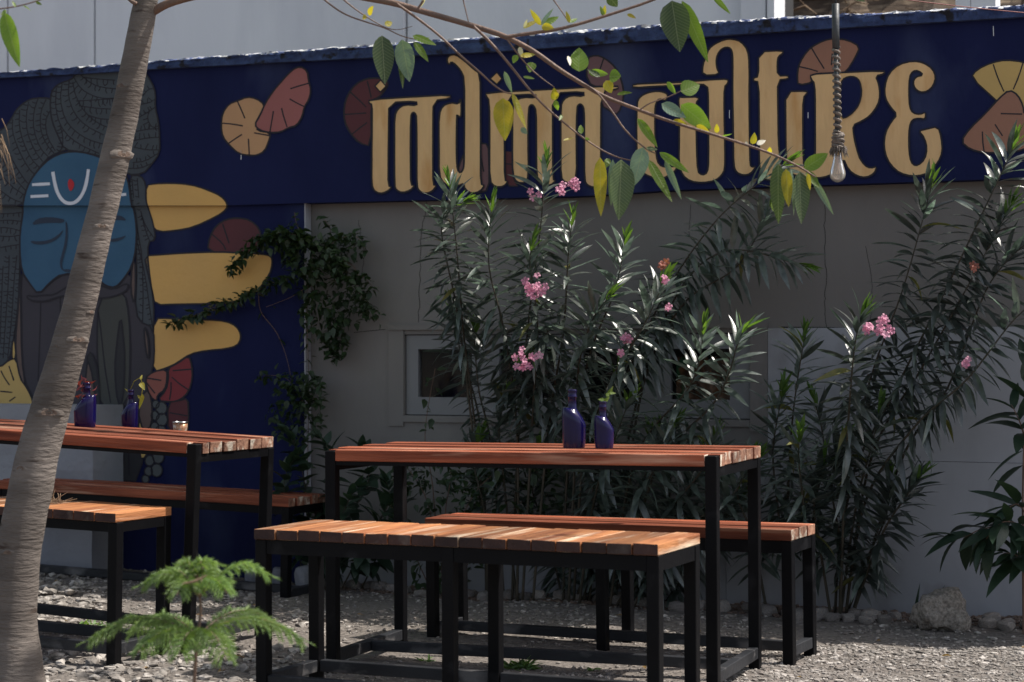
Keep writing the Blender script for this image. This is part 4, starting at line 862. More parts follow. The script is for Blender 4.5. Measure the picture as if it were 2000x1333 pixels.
for px, py, s in ((246, 303, 15), (240, 170, 8), (148, 564, 7), (182, 610, 7), (160, 663, 13), (112, 677, 10), (105, 805, 16), (185, 378, 6), (50, 912, 9), (205, 443, 9), (120, 632, 6), (92, 750, 5), (25, 1075, 9), (15, 1015, 7), (140, 770, 8), (60, 1040, 7)):
    p, dx = surf(px, py); k = tz/F; nrm = Vector((dx, -math.sqrt(1-dx*dx), 0)); ax = Vector((0, 0, 1)); tn = nrm.cross(ax)
    mb = MB(); vs = [p-TL_+nrm*s*k*.20]; n_ = 16; fs = []
    for rr, hh in ((.30, -.02), (.55, .02), (.85, .03), (1.15, -.03), (1.6, -.45)):
        for j in range(n_):
            g_ = 2*PI*j/n_; vs.append(p-TL_+(tn*math.cos(g_)*1.15+ax*(math.sin(g_)*.5-.12*math.cos(g_)**2))*rr*(1+.25*noise.noise(Vector((px, g_*1.3, 0))))*s*k+nrm*s*k*hh)
    fs += [(0, 1+j, 1+(j+1) % n_) for j in range(n_)]
    for q in range(4): fs += [(1+q*n_+j, 1+(q+1)*n_+j, 1+(q+1)*n_+(j+1) % n_, 1+q*n_+(j+1) % n_) for j in range(n_)]
    mb.add(vs, fs); mb.m = [0]*n_+[0]*n_+[0]*n_+[1]*(2*n_); mb.build('bark_knot', [knotm, bark], tree, True)
# limbs and hanging branches
bz = 5.6
def branch(pts, r0, r1, z0=bz, z1=None, name='branch', m=twig):
    z1 = z1 or z0; n_ = len(pts); q = [W3(a, b_, z0+(z1-z0)*i/(n_-1)) for i, (a, b_) in enumerate(pts)]; k = bz/F
    rr = [(r0+(r1-r0)*i/(n_-1))*k for i in range(n_)]; q, rr = smooth3(q, rr, 2)
    mb = MB(); mb.tube([p-TL_ for p in q], rr, 8); return mb.build(name, m, tree, True)
branch([(296, 25), (330, 5), (400, -12), (520, -30), (640, -22), (700, -6), (770, 6), (830, 24), (900, 44), (960, 62), (990, 73), (1040, 98), (1090, 135), (1130, 160), (1180, 190), (1240, 212), (1300, 235), (1400, 265), (1500, 297), (1560, 325), (1592, 346)], 9, 1.8, 6.0, 5.5)
branch([(988, 73), (1030, 66), (1080, 60), (1130, 48), (1200, 26), (1280, 0), (1360, -40)], 4, 2.6)
branch([(775, 8), (815, 36), (859, 70), (900, 110), (936, 140), (965, 168), (988, 182), (1002, 184)], 3, 1.2)
branch([(925, 52), (960, 85), (995, 126), (1030, 171), (1060, 205), (1090, 231), (1146, 276), (1195, 305), (1232, 314)], 3.2, 1.3)
branch([(1135, 162), (1165, 178), (1195, 217), (1223, 259), (1262, 292), (1280, 300)], 2.4, 1.4)
branch([(988, 74), (1010, 105), (1037, 136), (1060, 155), (1083, 171)], 1.8, .9)
branch([(620, -12), (650, 14), (680, 32), (720, 45), (755, 56), (785, 72), (815, 78)], 2, 1)
branch([(655, -14), (690, 16), (720, 36), (750, 54), (775, 60), (805, 52)], 1.8, .6)
branch([(900, -20), (908, 15), (915, 43)], 1.4, 1); branch([(1065, -20), (1090, 12), (1112, 45)], 1.6, 1); branch([(835, -15), (825, 5), (814, 20)], 3, 2); branch([(1250, 215), (1268, 202), (1290, 195), (1310, 188), (1330, 178)], 1.5, .9)
branch([(266, 8), (255, 2), (240, -14)], 5, 3, 5.95)
branch([(-60, 25), (0, 18), (40, 12), (80, 0), (120, -15)], 1.5, 1, 5.0)
LV = [(746, 70, 752, 165, 38, 'd'), (748, 72, 738, 95, 14, 'l'), (785, 78, 800, 160, 34, 'p'), (782, 80, 787, 172, 14, 'd'), (808, 82, 838, 120, 14, 'l'), (806, 70, 852, 88, 14, 'l'), (752, 100, 768, 104, 18, 'w'),
      (1312, 2, 1328, 102, 52, 'd'), (1332, 2, 1385, 122, 26, 'l'), (1390, -10, 1428, 28, 10, 'l'), (1130, 140, 1132, 92, 34, 'l'), (1190, 150, 1213, 150, 26, 'l'), (1150, 142, 1188, 145, 14, 'l'), (1183, 158, 1195, 182, 20, 'y'), (1205, 185, 1235, 182, 10, 'l'),
      (982, 192, 986, 274, 36, 'y'), (1000, 182, 1028, 252, 14, 'y'), (985, 140, 1000, 182, 10, 'p'), (1018, 250, 1030, 262, 10, 'p'), (1010, 108, 1002, 124, 12, 'l'), (1040, 122, 1034, 142, 18, 'l'), (1016, 110, 1046, 106, 9, 'y'), (1014, 92, 1020, 112, 9, 'w'),
      (1245, 232, 1286, 288, 16, 'l'), (1330, 180, 1367, 165, 32, 'l'), (1303, 160, 1320, 185, 10, 'l'), (1292, 203, 1340, 230, 22, 'p'), (1330, 205, 1388, 252, 34, 'l'), (1314, 236, 1344, 246, 12, 'y'), (1360, 245, 1388, 262, 12, 'y'), (1365, 247, 1378, 252, 8, 'w'),
      (1470, 282, 1474, 260, 12, 'y'), (1478, 282, 1496, 274, 9, 'w'), (1459, 286, 1457, 276, 6, 'w'), (1400, 260, 1400, 242, 9, 'y'), (1405, 268, 1430, 262, 3, 'l'), (1502, 300, 1504, 288, 9, 'y'), (1571, 330, 1617, 300, 26, 'l'),
      (1256, 288, 1238, 364, 32, 'p'), (1266, 312, 1312, 396, 18, 'l'), (1288, 298, 1346, 338, 15, 'l'), (1298, 312, 1331, 390, 12, 'p'), (1262, 290, 1285, 292, 8, 'd'), (1213, 312, 1210, 430, 50, 'd'), (1172, 308, 1173, 422, 24, 'y'), (1197, 312, 1193, 402, 14, 'p'), (1190, 310, 1180, 330, 12, 'l'),
      (1520, 320, 1519, 437, 28, 'd'), (1512, 392, 1510, 414, 10, 'l'), (1535, 330, 1540, 404, 20, 'y'), (1545, 330, 1555, 420, 8, 'p'), (1562, 335, 1564, 438, 33, 'd'), (1575, 335, 1600, 368, 16, 'l'), (1585, 345, 1629, 420, 12, 'p'), (1578, 338, 1582, 372, 8, 'y'),
      (1188, -8, 1206, 14, 20, 'd'), (1057, 50, 1035, 18, 10, 'y'), (1057, 50, 1080, 15, 9, 'p'), (1060, 48, 1092, 33, 12, 'l'), (1058, 52, 1082, 56, 14, 'y'), (1022, 56, 1052, 38, 10, 'y'), (1023, 54, 1030, 38, 5, 'w'), (1112, 45, 1106, 22, 8, 'y'), (1113, 45, 1128, 36, 8, 'l'), (1178, 33, 1182, 10, 8, 'y'), (1180, 33, 1172, 12, 7, 'l'), (1225, 28, 1242, 36, 7, 'y'),
      (720, 30, 728, 12, 12, 'y'), (708, 33, 716, 36, 10, 'y'), (752, 50, 766, 44, 12, 'y'), (815, 78, 840, 74, 5, 'l'), (1083, 196, 1082, 172, 15, 'y'), (1084, 196, 1090, 216, 10, 'l'), (1098, 225, 1092, 236, 6, 'l'), (1135, 262, 1134, 244, 10, 'l'), (1100, 275, 1122, 268, 5, 'y'), (1143, 270, 1152, 274, 5, 'l'), (1022, 150, 1044, 154, 6, 'l'), (1172, 150, 1148, 136, 10, 'd'), (1110, 110, 1114, 128, 8, 'w'), (1132, 140, 1140, 118, 16, 'd'),
      (1640, -20, 1690, 4, 14, 'd'), (830, -5, 822, 14, 5, 'w')]
for m_ in (lf_dark, lf_lime, lf_pale, lf_yel): veins(m_)
LM = {'d': lf_dark, 'l': lf_lime, 'p': lf_pale, 'y': lf_yel, 'w': lf_wht}
def hang_leaves(L_, z, root):
    for x0, y0, x1, y1, w_, c_ in L_:
        z_ = z+R(-.03, .03); A_ = W3(x0, y0, z_); B_ = W3(x1, y1, z_+R(-.025, .025)); ln = (B_-A_).length
        me = leafmesh('leaf', LM[c_], ln, w_*z/F*1.12, R(.1, .35), R(-.06, .1), 9, .72)
        place_leaf(me, A_, B_-A_, 1, R(-.35, .35), root, up=Vector((R(-.3, .3), -1, R(0, .4))))
hang_leaves([l for l in LV if l[0] > 500], 5.6, tree)
hang_leaves([(8, 24, 36, 130, 30, 'l'), (45, 12, 62, 20, 6, 'l'), (30, 14, 24, 2, 6, 'l'), (70, 4, 82, 10, 5, 'l'), (12, 20, 2, 30, 6, 'l')], 5.0, tree)
# the crown above the picture, seen only through its dappled shade
mb = MB(); crown_pts = []
limbs = []
rc = random.Random(11)
def clear(p): return p.z > CH+.200*p.y+.22
start = W3(330, -520, tz+.3)
for k in range(9):
    tgt = Vector((rc.uniform(-2.4, 3.2), rc.uniform(5.6, 9.2), rc.uniform(3.7, 4.9))); mid = start*.5+tgt*.5+Vector((rc.uniform(-.3, .3), rc.uniform(-.3, .3), .35))
    q, rr = smooth3([start-Vector((0, 0, .04)), mid, tgt], [.024, .014, .005], 2); mb.tube([p-TL_ for p in q], rr, 7)
    for p in q[2:]: crown_pts.append(p)
mb.build('limb', twig, tree, True)
def joinleaves(name, items, me, parent, m, kind='stuff'):
    """leaves too many to pick apart: one mesh"""
    V0 = np.array([v.co[:] for v in me.vertices]); F0 = [tuple(p.vertices) for p in me.polygons]; nv = len(V0)
    VV = []; FF = []
    for i, (p, M, s) in enumerate(items):
        A_ = np.array(M)*s; VV.append(V0 @ A_.T+np.array(p)); FF += [tuple(j+i*nv for j in f) for f in F0]
    V_ = np.concatenate(VV); pl = np.array(parent.location) if parent is not None else 0
    m_ = bpy.data.meshes.new(name); m_.from_pydata((V_-pl).tolist(), [], FF); m_.materials.append(m); m_.polygons.foreach_set('use_smooth', [True]*len(FF)); m_.update()
    o = link(name, m_, parent); o['kind'] = kind; return o
crown_leaf = leafmesh('crown_leaf', lf_lime, .15, .062, .2, .15, 4, .7)
TRK = [W3(a, b_, tz) for a, b_, c_ in T[::2]]
lf_dry = leafm('dry_fallen_leaf', (.30, .19, .07), (.16, .09, .04), .2, .7); fm = leafmesh('fallen_leaf', lf_dry, .05, .02, .4, .3, 4, .6)
fo = joinleaves('fallen_leaves', [(p, orient(Vector((math.cos(a[0]), math.sin(a[0]), .1)), roll=a[1]), q) for p, a, q in FL_ITEMS], fm, None, lf_dry); tag(fo, 'dry fallen leaves lying here and there on the gravel', 'leaves')
items = []; tries = 0
while len(items) < 2600 and tries < 120000:
    tries += 1; c = rc.choice(crown_pts)+Vector((rc.gauss(0, .42), rc.gauss(0, .42), rc.gauss(0, .25)))
    if not clear(c) or c.z > 5.4: continue
    # leave the gaps through which the sun reaches seats, table tops and shrubs
    g0 = noise.noise(Vector((c.x*.9, c.y*.9, 2.5)))
    tr_ = False
    for tp in TRK:
        hh = c-sd*((c.z-tp.z)/sd.z)
        if (hh.xy-tp.xy).length < .13: tr_ = True
    hs_ = c-sd*((c.z-.45)/sd.z)
    if abs(hs_.x+.69) < .3 and abs(hs_.y-4.3) < .3: tr_ = True
    if tr_ and rc.random() < .85: continue
    h3 = c-sd*((c.z-.65)/sd.z); lit = False
    for cx_, cy_, an_, l_, w_ in ((.1131, 6.4065, 20.8, 1.4, .62), (-.1153, 5.6754, 24.3, 1.35, .45)):
        q_ = Vector((h3.x-cx_, h3.y-cy_)); a_ = math.radians(an_); u_ = q_.x*math.cos(a_)-q_.y*math.sin(a_); v_ = q_.x*math.sin(a_)+q_.y*math.cos(a_)
        if abs(u_) < l_/2+.08 and abs(v_) < w_/2+.1: lit = True
    if lit and rc.random() < .80: continue
    if g0 > (.02 if c.x > -.2 else .16): continue
    hit = c-sd*((c.z-1.35)/sd.z); offw = (hit.xy-WO).dot(WN)          # sparse where the photograph's shrubs stand in the sun
    if -.1 < offw < 1.0 and -1.2 < hit.x < 2.4 and rc.random() < .85: continue
    hit2 = c-sd*((c.z-1.6)/sd.z)
    if abs(hit2.x+1.15) < .3 and abs(hit2.y-6) < .35 and rc.random() < .8: continue
    d = Vector((rc.uniform(-1, 1), rc.uniform(-1, 1), rc.uniform(-.9, .3))); items.append((c, orient(d, roll=rc.uniform(-1, 1)), rc.uniform(.7, 1.3)))
joinleaves('crown', items, crown_leaf, tree, lf_lime)
# straw at the left edge
mb = MB()
for k in range(34):
    x0 = R(-40, 4); y0 = R(225, 330); l = R(30, 110); dx = R(2, 32); z_ = 5.2+R(-.05, .05)
    mb.tube([W3(x0, y0, z_), W3(x0+dx*.6, y0+l*.4, z_), W3(x0+dx*R(.7, 1.1), y0+l, z_+.01)], [.0016, .0011, .0004], 4)
mb.tube([W3(-40, 225, 5.2), W3(-120, 120, 5.3), W3(-260, -140, 5.5)], [.006, .01, .014], 7)
tag(mb.build('dry_frond', drym), 'bundle of dry straw coloured fronds hanging at the left edge', 'dry frond')

# ------------------------------------------------------------------ oleanders
ol_old = leafm('aged_oleander_leaf', (.20, .18, .05), (.10, .12, .05), .3, .5)
olm = [leafmesh('leaf', ol_leaf, l_, w_*.89, .3, cv, 6, .8, bd, tw) for l_, w_, cv, bd, tw in ((.165, .026, .08, .03, .3), (.15, .029, .22, -.08, -.5), (.175, .025, .42, .05, .8), (.13, .024, .30, .14, -.3), (.185, .024, .16, -.13, .6), (.14, .029, .55, .02, .1), (.16, .026, .0, -.04, -.9), (.12, .020, .12, .08, .2))]
olm += olm+olm+[leafmesh('leaf', ol_old, .13, .024, .5, .5, 6, .8, .1, 1.2)]
oly = [leafmesh('leaf', ol_young, .105, .021, .5, .05, 5, .8)]
def bez(pts, n):
    out = []; P_ = [pts[0]]+pts+[pts[-1]]; m_ = len(pts)-1
    for i in range(n+1):
        t_ = i/n*m_; k = min(int(t_), m_-1); f_ = t_-k; a, b_, c, d = P_[k], P_[k+1], P_[k+2], P_[k+3]
        out.append(.5*((2*b_)+(c-a)*f_+(2*a-5*b_+4*c-d)*f_*f_+(3*b_-a-3*c+d)*f_**3))
    return out
def flower_mesh(m):
    mb = MB(); vs = [(0, 0, -.003)]; fs = []
    for k in range(5):
        a = k*2*PI/5; c, s = math.cos(a), math.sin(a); o_ = len(vs)
        for (x_, y_, z_) in ((.004, -.002, 0), (.011, -.006, .003), (.0165, -.004, .001), (.017, .003, .0), (.011, .006, .003), (.004, .003, 0)): vs.append((x_*c-y_*s, x_*s+y_*c, z_))
        fs += [(0, o_, o_+1, o_+4, o_+5), (o_+1, o_+2, o_+3, o_+4)]
    mb.add(vs, fs); me = bpy.data.meshes.new('flower'); me.from_pydata(mb.v, [], mb.f); me.materials.append(m); me.update(); return me
fl_me = flower_mesh(petal); fl_dk = flower_mesh(petal_dk)
def shrub(name, label, stems, base_px, flowers=(), group='oleander shrubs along the grey wall', cat='shrub', leaves=olm, young=oly, spacing=.028, scale=1, limit=290, droop=1.0, stemr=.0065, cap=None, nwh=3, stemm=olstem, lmat=ol_leaf):
    bp_ = FR(UH(base_px, 1180, .25)[0], 0, .25); root = tag(empty(name, bp_), label, cat, group); L_ = []
    for st in stems:
        pts_, t0 = st[0], st[1]; dens = st[2] if len(st) > 2 else 1
        P3 = []
        for q in pts_:
            P3.append(WP(q[0], q[1], q[2]))
        if len(st) < 4: P3[0].z = -.02
        q = bez(P3, 30); r0 = stemr*(1 if len(st) < 4 else .6)
        mb = MB(); mb.tube([p-bp_ for p in q], [r0*(1-.72*i/30) for i in range(31)], 7); mb.build('stem', stemm, root, True)
        ds = [0]
        for a, b_ in zip(q, q[1:]): ds.append(ds[-1]+(b_-a).length)
        tot = ds[-1]; s_ = t0*tot; k = 0
        while s_ < tot:
            i = max(j for j in range(31) if ds[j] <= s_); i = min(i, 29); f_ = (s_-ds[i])/(ds[i+1]-ds[i]); p = q[i].lerp(q[i+1], f_); ax = (q[i+1]-q[i]).normalized()
            rel = (tot-s_)     # distance to tip
            a0 = k*1.05+R(-.3, .3)
            for w_ in range(nwh):
                az = a0+w_*2*PI/nwh+R(-.25, .25); ref = ax.cross(Vector((.3, .2, 1))).normalized(); e1 = Quaternion(ax, az) @ ref
                sp_ = min(1.5, .35+rel*3.2/scale)+R(-.18, .18)
                d = ax*math.cos(sp_)+e1*math.sin(sp_); d.z -= min(.6, max(0, rel-.12)*1.1)*R(.4, 1.1)*droop; d.normalize()
                isy = rel < .045 and young is not None
                sc_ = scale*R(.78, 1.18)*(.65+.35*min(1, rel/.08))
                L_.append((p, d, sc_, R(-.5, .5), isy))
            s_ += spacing*R(.8, 1.2)/dens; k += 1
        for w_ in range(4 if young else 0):
            L_.append((q[-1], (q[-1]-q[-3]).normalized()+Vector((R(-.35, .35), R(-.35, .35), R(-.1, .3))), scale*R(.6, .95), R(-1, 1), True))
    L_.sort(key=lambda l: l[0].y*1-.15*l[0].z)
    rest = []; cnt = 0
    random.shuffle(L_) if len(L_) > limit*2.2 else None
    for p, d, sc_, rl, isy in L_:
        if isy or cnt < limit:
            place_leaf(random.choice(young if isy else leaves), p, d, sc_, rl, root); cnt += 1
        else: rest.append((p, orient(d, roll=rl), sc_))
    if rest: joinleaves('foliage', rest, leaves[min(1, len(leaves)-1)], root, lmat)
    for fx, fy, off, n_, rp, dk in flowers:
        c_ = WP(fx, fy, off); mb = MB(); fls = []
        for k in range(n_):
            g_ = R(0, 6.28); rr = rp*math.sqrt(random.random())*8/F; p = c_+Vector((math.cos(g_)*rr, R(-.02, .01), math.sin(g_)*rr*.9)); fls.append(p)
            mb.tube([c_-bp_+Vector((0, .02, -.02)), p-bp_+Vector((0, .004, 0))], .001, 4)
        cl = mb.build('flower_cluster', olstem, root)
        for p in fls:
            o = bpy.data.objects.new('flower', fl_dk if dk else fl_me); COL.objects.link(o); o.parent = cl
            d = Vector((R(-.7, .7), -1, R(-.2, .9))); M = d.to_track_quat('Z', 'Y').to_matrix().to_4x4(); sc_ = R(.8, 1.15); o.matrix_local = Matrix.Translation(p-bp_) @ M @ Matrix.Rotation(R(0, 6), 4, 'Z') @ Matrix.Diagonal((sc_, sc_, sc_, 1))
    return root
b = 1150
shrub('oleander', 'tall pink flowering oleander left of the bottles, leafy tips reaching the lettering', [
    ([(955, b, .25), (935, 900, .35), (905, 650, .5), (893, 500, .58), (878, 360, .62)], .60),
    ([(960, b, .25), (925, 860, .4), (895, 620, .5), (862, 440, .55), (905, 395, .56)], .70),
    ([(1000, b, .25), (1010, 900, .35), (1030, 650, .5), (1055, 450, .6), (1066, 320, .62)], .45),
    ([(1010, b, .3), (1010, 850, .4), (985, 650, .5), (955, 520, .55), (960, 405, .58)], .5),
    ([(1040, b, .3), (1070, 850, .4), (1100, 650, .5), (1110, 500, .58), (1118, 430, .6)], .45),
    ([(1020, b, .3), (1040, 820, .45), (1050, 640, .6), (1035, 520, .7), (1040, 480, .72)], .5),
    ([(950, b, .2), (940, 850, .25), (900, 690, .3), (880, 600, .3)], .72),
    ([(985, b, .2), (960, 880, .3), (935, 760, .35), (925, 640, .4)], .45),
    ([(1075, 640, .55), (1065, 655, .62), (1045, 680, .68), (1032, 690, .70)], .2, 1.4, 1),
    ([(1010, b, .25), (985, 950, .35), (975, 840, .4), (990, 770, .45)], .35),
    ([(960, b, .3), (945, 1000, .4), (925, 900, .42), (940, 850, .42)], .5)],
    980, [(1045, 558, .75, 16, 25, 0), (1030, 703, .78, 13, 25, 0), (1042, 375, .66, 3, 18, 0), (1098, 372, .66, 4, 14, 0), (1122, 362, .66, 5, 14, 0)])
shrub('oleander', 'spreading oleander behind the bottles with sunlit leaves and faded flowers', [
    ([(1100, b, .25), (1110, 900, .35), (1150, 700, .5), (1200, 570, .6), (1222, 470, .62)], .45),
    ([(1120, b, .25), (1140, 900, .4), (1190, 750, .55), (1255, 640, .65), (1300, 545, .66)], .45),
    ([(1110, b, .3), (1125, 850, .4), (1130, 720, .55), (1155, 630, .66), (1190, 580, .7)], .45),
    ([(1150, b, .2), (1190, 850, .25), (1280, 610, .3), (1400, 430, .32), (1535, 320, .34)], .50, .9),
    ([(1170, b, .2), (1240, 800, .22), (1320, 580, .25), (1420, 490, .3), (1570, 520, .3)], .50, .9),
    ([(1200, b, .2), (1250, 780, .25), (1330, 600, .3), (1440, 520, .3), (1510, 400, .32)], .55, .8),
    ([(1190, b, .3), (1240, 900, .45), (1350, 750, .6), (1375, 640, .65)], .5),
    ([(1210, b, .3), (1280, 920, .5), (1400, 780, .6), (1445, 660, .66), (1462, 640, .66)], .5),
    ([(1140, b, .2), (1160, 950, .3), (1180, 830, .35), (1210, 720, .4)], .35),
    ([(1130, b, .3), (1160, 980, .45), (1200, 860, .55), (1230, 780, .6)], .35),
    ([(1170, b, .3), (1230, 1000, .5), (1290, 900, .6), (1320, 830, .6)], .3, 1.2),
    ([(1200, b, .25), (1300, 1010, .4), (1370, 920, .5), (1400, 850, .5)], .25, 1.2),
    ([(1160, b, .2), (1220, 1000, .25), (1260, 930, .3), (1270, 850, .3)], .2, 1.3),
    ([(1120, b, .2), (1180, 1010, .25), (1200, 950, .3), (1160, 880, .3)], .25, 1.3),
    ([(1230, b, .3), (1330, 1040, .4), (1420, 980, .45), (1470, 900, .45)], .2, 1.2),
    ([(1180, b, .2), (1270, 1060, .25), (1340, 980, .3), (1360, 900, .3)], .2, 1.3), ([(1220, b, .2), (1290, 1070, .25), (1400, 1030, .3), (1450, 970, .3)], .2, 1.3), ([(1140, b, .2), (1150, 1060, .2), (1120, 980, .25), (1090, 900, .25)], .2, 1.3), ([(1240, b, .15), (1290, 1040, .15), (1310, 940, .18), (1290, 850, .2)], .1, 1.3), ([(1180, b, .15), (1200, 1060, .15), (1230, 1000, .18), (1220, 900, .2)], .1, 1.3), ([(1290, b+15, .15), (1380, 1060, .18), (1400, 960, .2), (1380, 880, .2)], .1, 1.3), ([(1100, b, .15), (1070, 1040, .15), (1040, 960, .18), (1050, 880, .2)], .1, 1.2)],
    1150, [(1222, 665, .72, 4, 10, 0), (1213, 692, .74, 2, 4, 0), (1303, 548, .74, 3, 10, 0), (1306, 602, .7, 2, 5, 0), (1296, 516, .68, 4, 8, 1)])
shrub('oleander', 'dark drooping oleander between the table end and the sunlit right one', [
    ([(1530, 1195, .2), (1540, 950, .28), (1550, 800, .33), (1572, 655, .36)], .35, 1.1),
    ([(1540, 1195, .25), (1520, 1000, .3), (1510, 880, .35), (1530, 760, .38)], .3, 1.1),
    ([(1580, 1195, .3), (1570, 1000, .45), (1560, 900, .55), (1562, 850, .6)], .4, 1.2),
    ([(1570, 1195, .2), (1590, 1000, .25), (1610, 880, .3), (1590, 780, .3)], .35),
    ([(1500, 1195, .25), (1470, 1050, .35), (1440, 960, .42), (1480, 900, .44)], .3)],
    1550)
shrub('oleander', 'tall arching oleander at right with one bright pink flower head', [
    ([(1630, 1205, .2), (1650, 950, .25), (1700, 740, .3), (1765, 560, .33), (1822, 355, .36)], .38),
    ([(1640, 1205, .2), (1660, 950, .3), (1740, 780, .35), (1850, 560, .4), (1960, 330, .42), (1985, 275, .42)], .45),
    ([(1640, 1205, .3), (1650, 950, .45), (1660, 780, .6), (1672, 660, .68), (1690, 610, .7)], .42, 1.2),
    ([(1650, 1205, .25), (1690, 980, .35), (1790, 830, .45), (1890, 740, .5), (1985, 620, .5), (2060, 570, .5)], .42),
    ([(1650, 1205, .2), (1700, 900, .3), (1800, 720, .35), (1890, 560, .4), (1975, 400, .4)], .5),
    ([(1640, 1205, .25), (1670, 1000, .35), (1700, 880, .4), (1720, 800, .42)], .35),
    ([(1660, 1205, .25), (1720, 1050, .35), (1770, 970, .4), (1800, 930, .42)], .3, 1.3),
    ([(1640, 1205, .25), (1640, 1060, .3), (1625, 950, .35), (1650, 860, .38)], .3, 1.2),
    ([(1650, 1205, .2), (1690, 1100, .3), (1730, 1010, .35), (1740, 930, .38)], .3, 1.2),
    ([(1660, 1205, .2), (1760, 900, .3), (1850, 760, .35), (1930, 560, .38), (2010, 470, .4)], .5),
    ([(1625, 1205, .3), (1600, 1060, .35), (1590, 980, .4), (1610, 900, .4)], .35)],
    1640, [(1716, 640, .74, 13, 24, 0), (1885, 705, .6, 3, 8, 0), (1905, 520, .5, 3, 8, 1)])
tlm = [leafmesh('leaf', broad_leaf, .19, .058, .25, cv, 6, .75, bd) for cv, bd in ((.2, .05), (.4, -.08), (.3, .1))]
shrub('broadleaf_sapling', 'dark sapling with broad drooping leaves at the right edge by the boulder', [
    ([(2000, 1225, .45), (1998, 1050, .45), (1999, 900, .45), (2010, 700, .45)], .62, .7),
    ([(1999, 1060, .45), (1960, 1030, .5), (1915, 1035, .52), (1880, 1050, .52), (1840, 1048, .52)], .25, .9, 1),
    ([(2000, 1110, .45), (1985, 1085, .55), (1955, 1080, .6)], .2, 1.2, 1),
    ([(2000, 850, .45), (1990, 820, .5), (1975, 790, .5)], .2, 1, 1),
    ([(2002, 1000, .45), (1985, 985, .5), (1960, 1000, .55)], .2, 1.3, 1), ([(2002, 1030, .45), (1960, 1020, .6), (1920, 1060, .65)], .1, 1.6, 1), ([(2004, 1090, .45), (2030, 1060, .6), (2050, 1090, .62)], .1, 1.0, 1)],
    2000, group='', leaves=tlm, young=None, spacing=.042, scale=.95, droop=4.5, nwh=2, stemm=twig, lmat=broad_leaf)
for q in [o for o in COL.objects if o.name.startswith('broadleaf_sapling')]:
    if 'group' in q: del q['group']

# ------------------------------------------------------------------ vine, low shrubs
vlm = leafmesh('vine_leaf', vine_leaf, .042, .026, .25, .2, 4, .6)
def vine(name, label, cat, paths, blobs, base, leafme, m, lsize=1, stemr=.002):
    bp_ = WP(base[0], base[1], .08); bp_.z = 0; root = tag(empty(name, bp_), label, cat); items = []
    for pts_, dens, wdt in paths:
        P3 = bez([WP(a, b_, o_) for a, b_, o_ in pts_], 24)
        mb = MB(); mb.tube([p-bp_ for p in P3], [stemr*(1-.5*i/24) for i in range(25)], 5); mb.build('stem', twig, root, True)
        for a, b_ in zip(P3, P3[1:]):
            n_ = (b_-a).length*dens; n_ = int(n_)+(random.random() < n_ % 1)
            for k in range(n_):
                p = a.lerp(b_, R(0, 1))+Vector((R(-wdt, wdt), R(-wdt, wdt*.3), R(-wdt, wdt))); items.append((p, orient(Vector((R(-1, 1), R(-1, .2), R(-1.1, .4))), roll=R(-.7, .7)), R(.6, 1.25)*lsize))
    for cx, cy, rx, ry, o0, o1, n_ in blobs:
        for k in range(n_):
            a = R(0, 2*PI); q = math.sqrt(random.random()); p = WP(cx+rx*q*math.cos(a), cy+ry*q*math.sin(a), R(o0, o1)); items.append((p, orient(Vector((R(-1, 1), R(-1, .2), R(-1.1, .4))), roll=R(-.7, .7)), R(.6, 1.25)*lsize))
    joinleaves('foliage', items, leafme, root, m); return root
vine('climbing_vine', 'dark climbing vine over the corner of the navy wall, trailing across the yellow hand', 'vine', [
    ([(598, 1130, .09), (600, 950, .09), (603, 760, .10), (600, 600, .12), (610, 500, .14), (640, 480, .16)], 60, .02),
    ([(620, 480, .16), (560, 455, .16), (510, 470, .13), (470, 510, .11), (448, 528, .10)], 420, .028),
    ([(600, 530, .15), (540, 550, .13), (480, 580, .12), (420, 600, .11), (370, 620, .10), (328, 632, .09)], 260, .022),
    ([(630, 500, .14), (690, 520, .12), (700, 570, .10), (740, 625, .08)], 170, .025), ([(640, 600, .14), (660, 650, .10), (650, 700, .08)], 260, .03), ([(640, 480, .14), (690, 460, .12), (715, 490, .1)], 160, .02), ([(650, 530, .14), (705, 540, .12), (735, 570, .1)], 170, .02), ([(640, 500, .14), (645, 450, .12), (630, 425, .1)], 150, .02),
    ([(505, 575, .08), (510, 610, .07), (540, 650, .065), (560, 700, .07), (572, 760, .08)], 4, .01, ), ([(600, 800, .12), (560, 740, .12), (505, 735, .12)], 150, .03),
    ([(600, 480, .14), (580, 440, .13), (575, 415, .12)], 90, .02), ([(600, 560, .14), (570, 580, .09), (520, 600, .07)], 12, .01)],
    [(610, 500, 60, 42, .08, .24, 190), (640, 545, 58, 60, .05, .22, 200), (635, 615, 52, 55, .04, .18, 140), (655, 670, 30, 34, .04, .12, 70), (670, 480, 45, 25, .04, .14, 60), (560, 470, 50, 22, .08, .2, 150), (580, 800, 60, 60, .08, .2, 150), (600, 760, 45, 35, .08, .2, 90), (690, 600, 40, 35, .04, .12, 50)], (598, 1130), vlm, vine_leaf)
blm = [leafmesh('leaf', broad_leaf, .10, .055, .2, .25, 5, .6)]
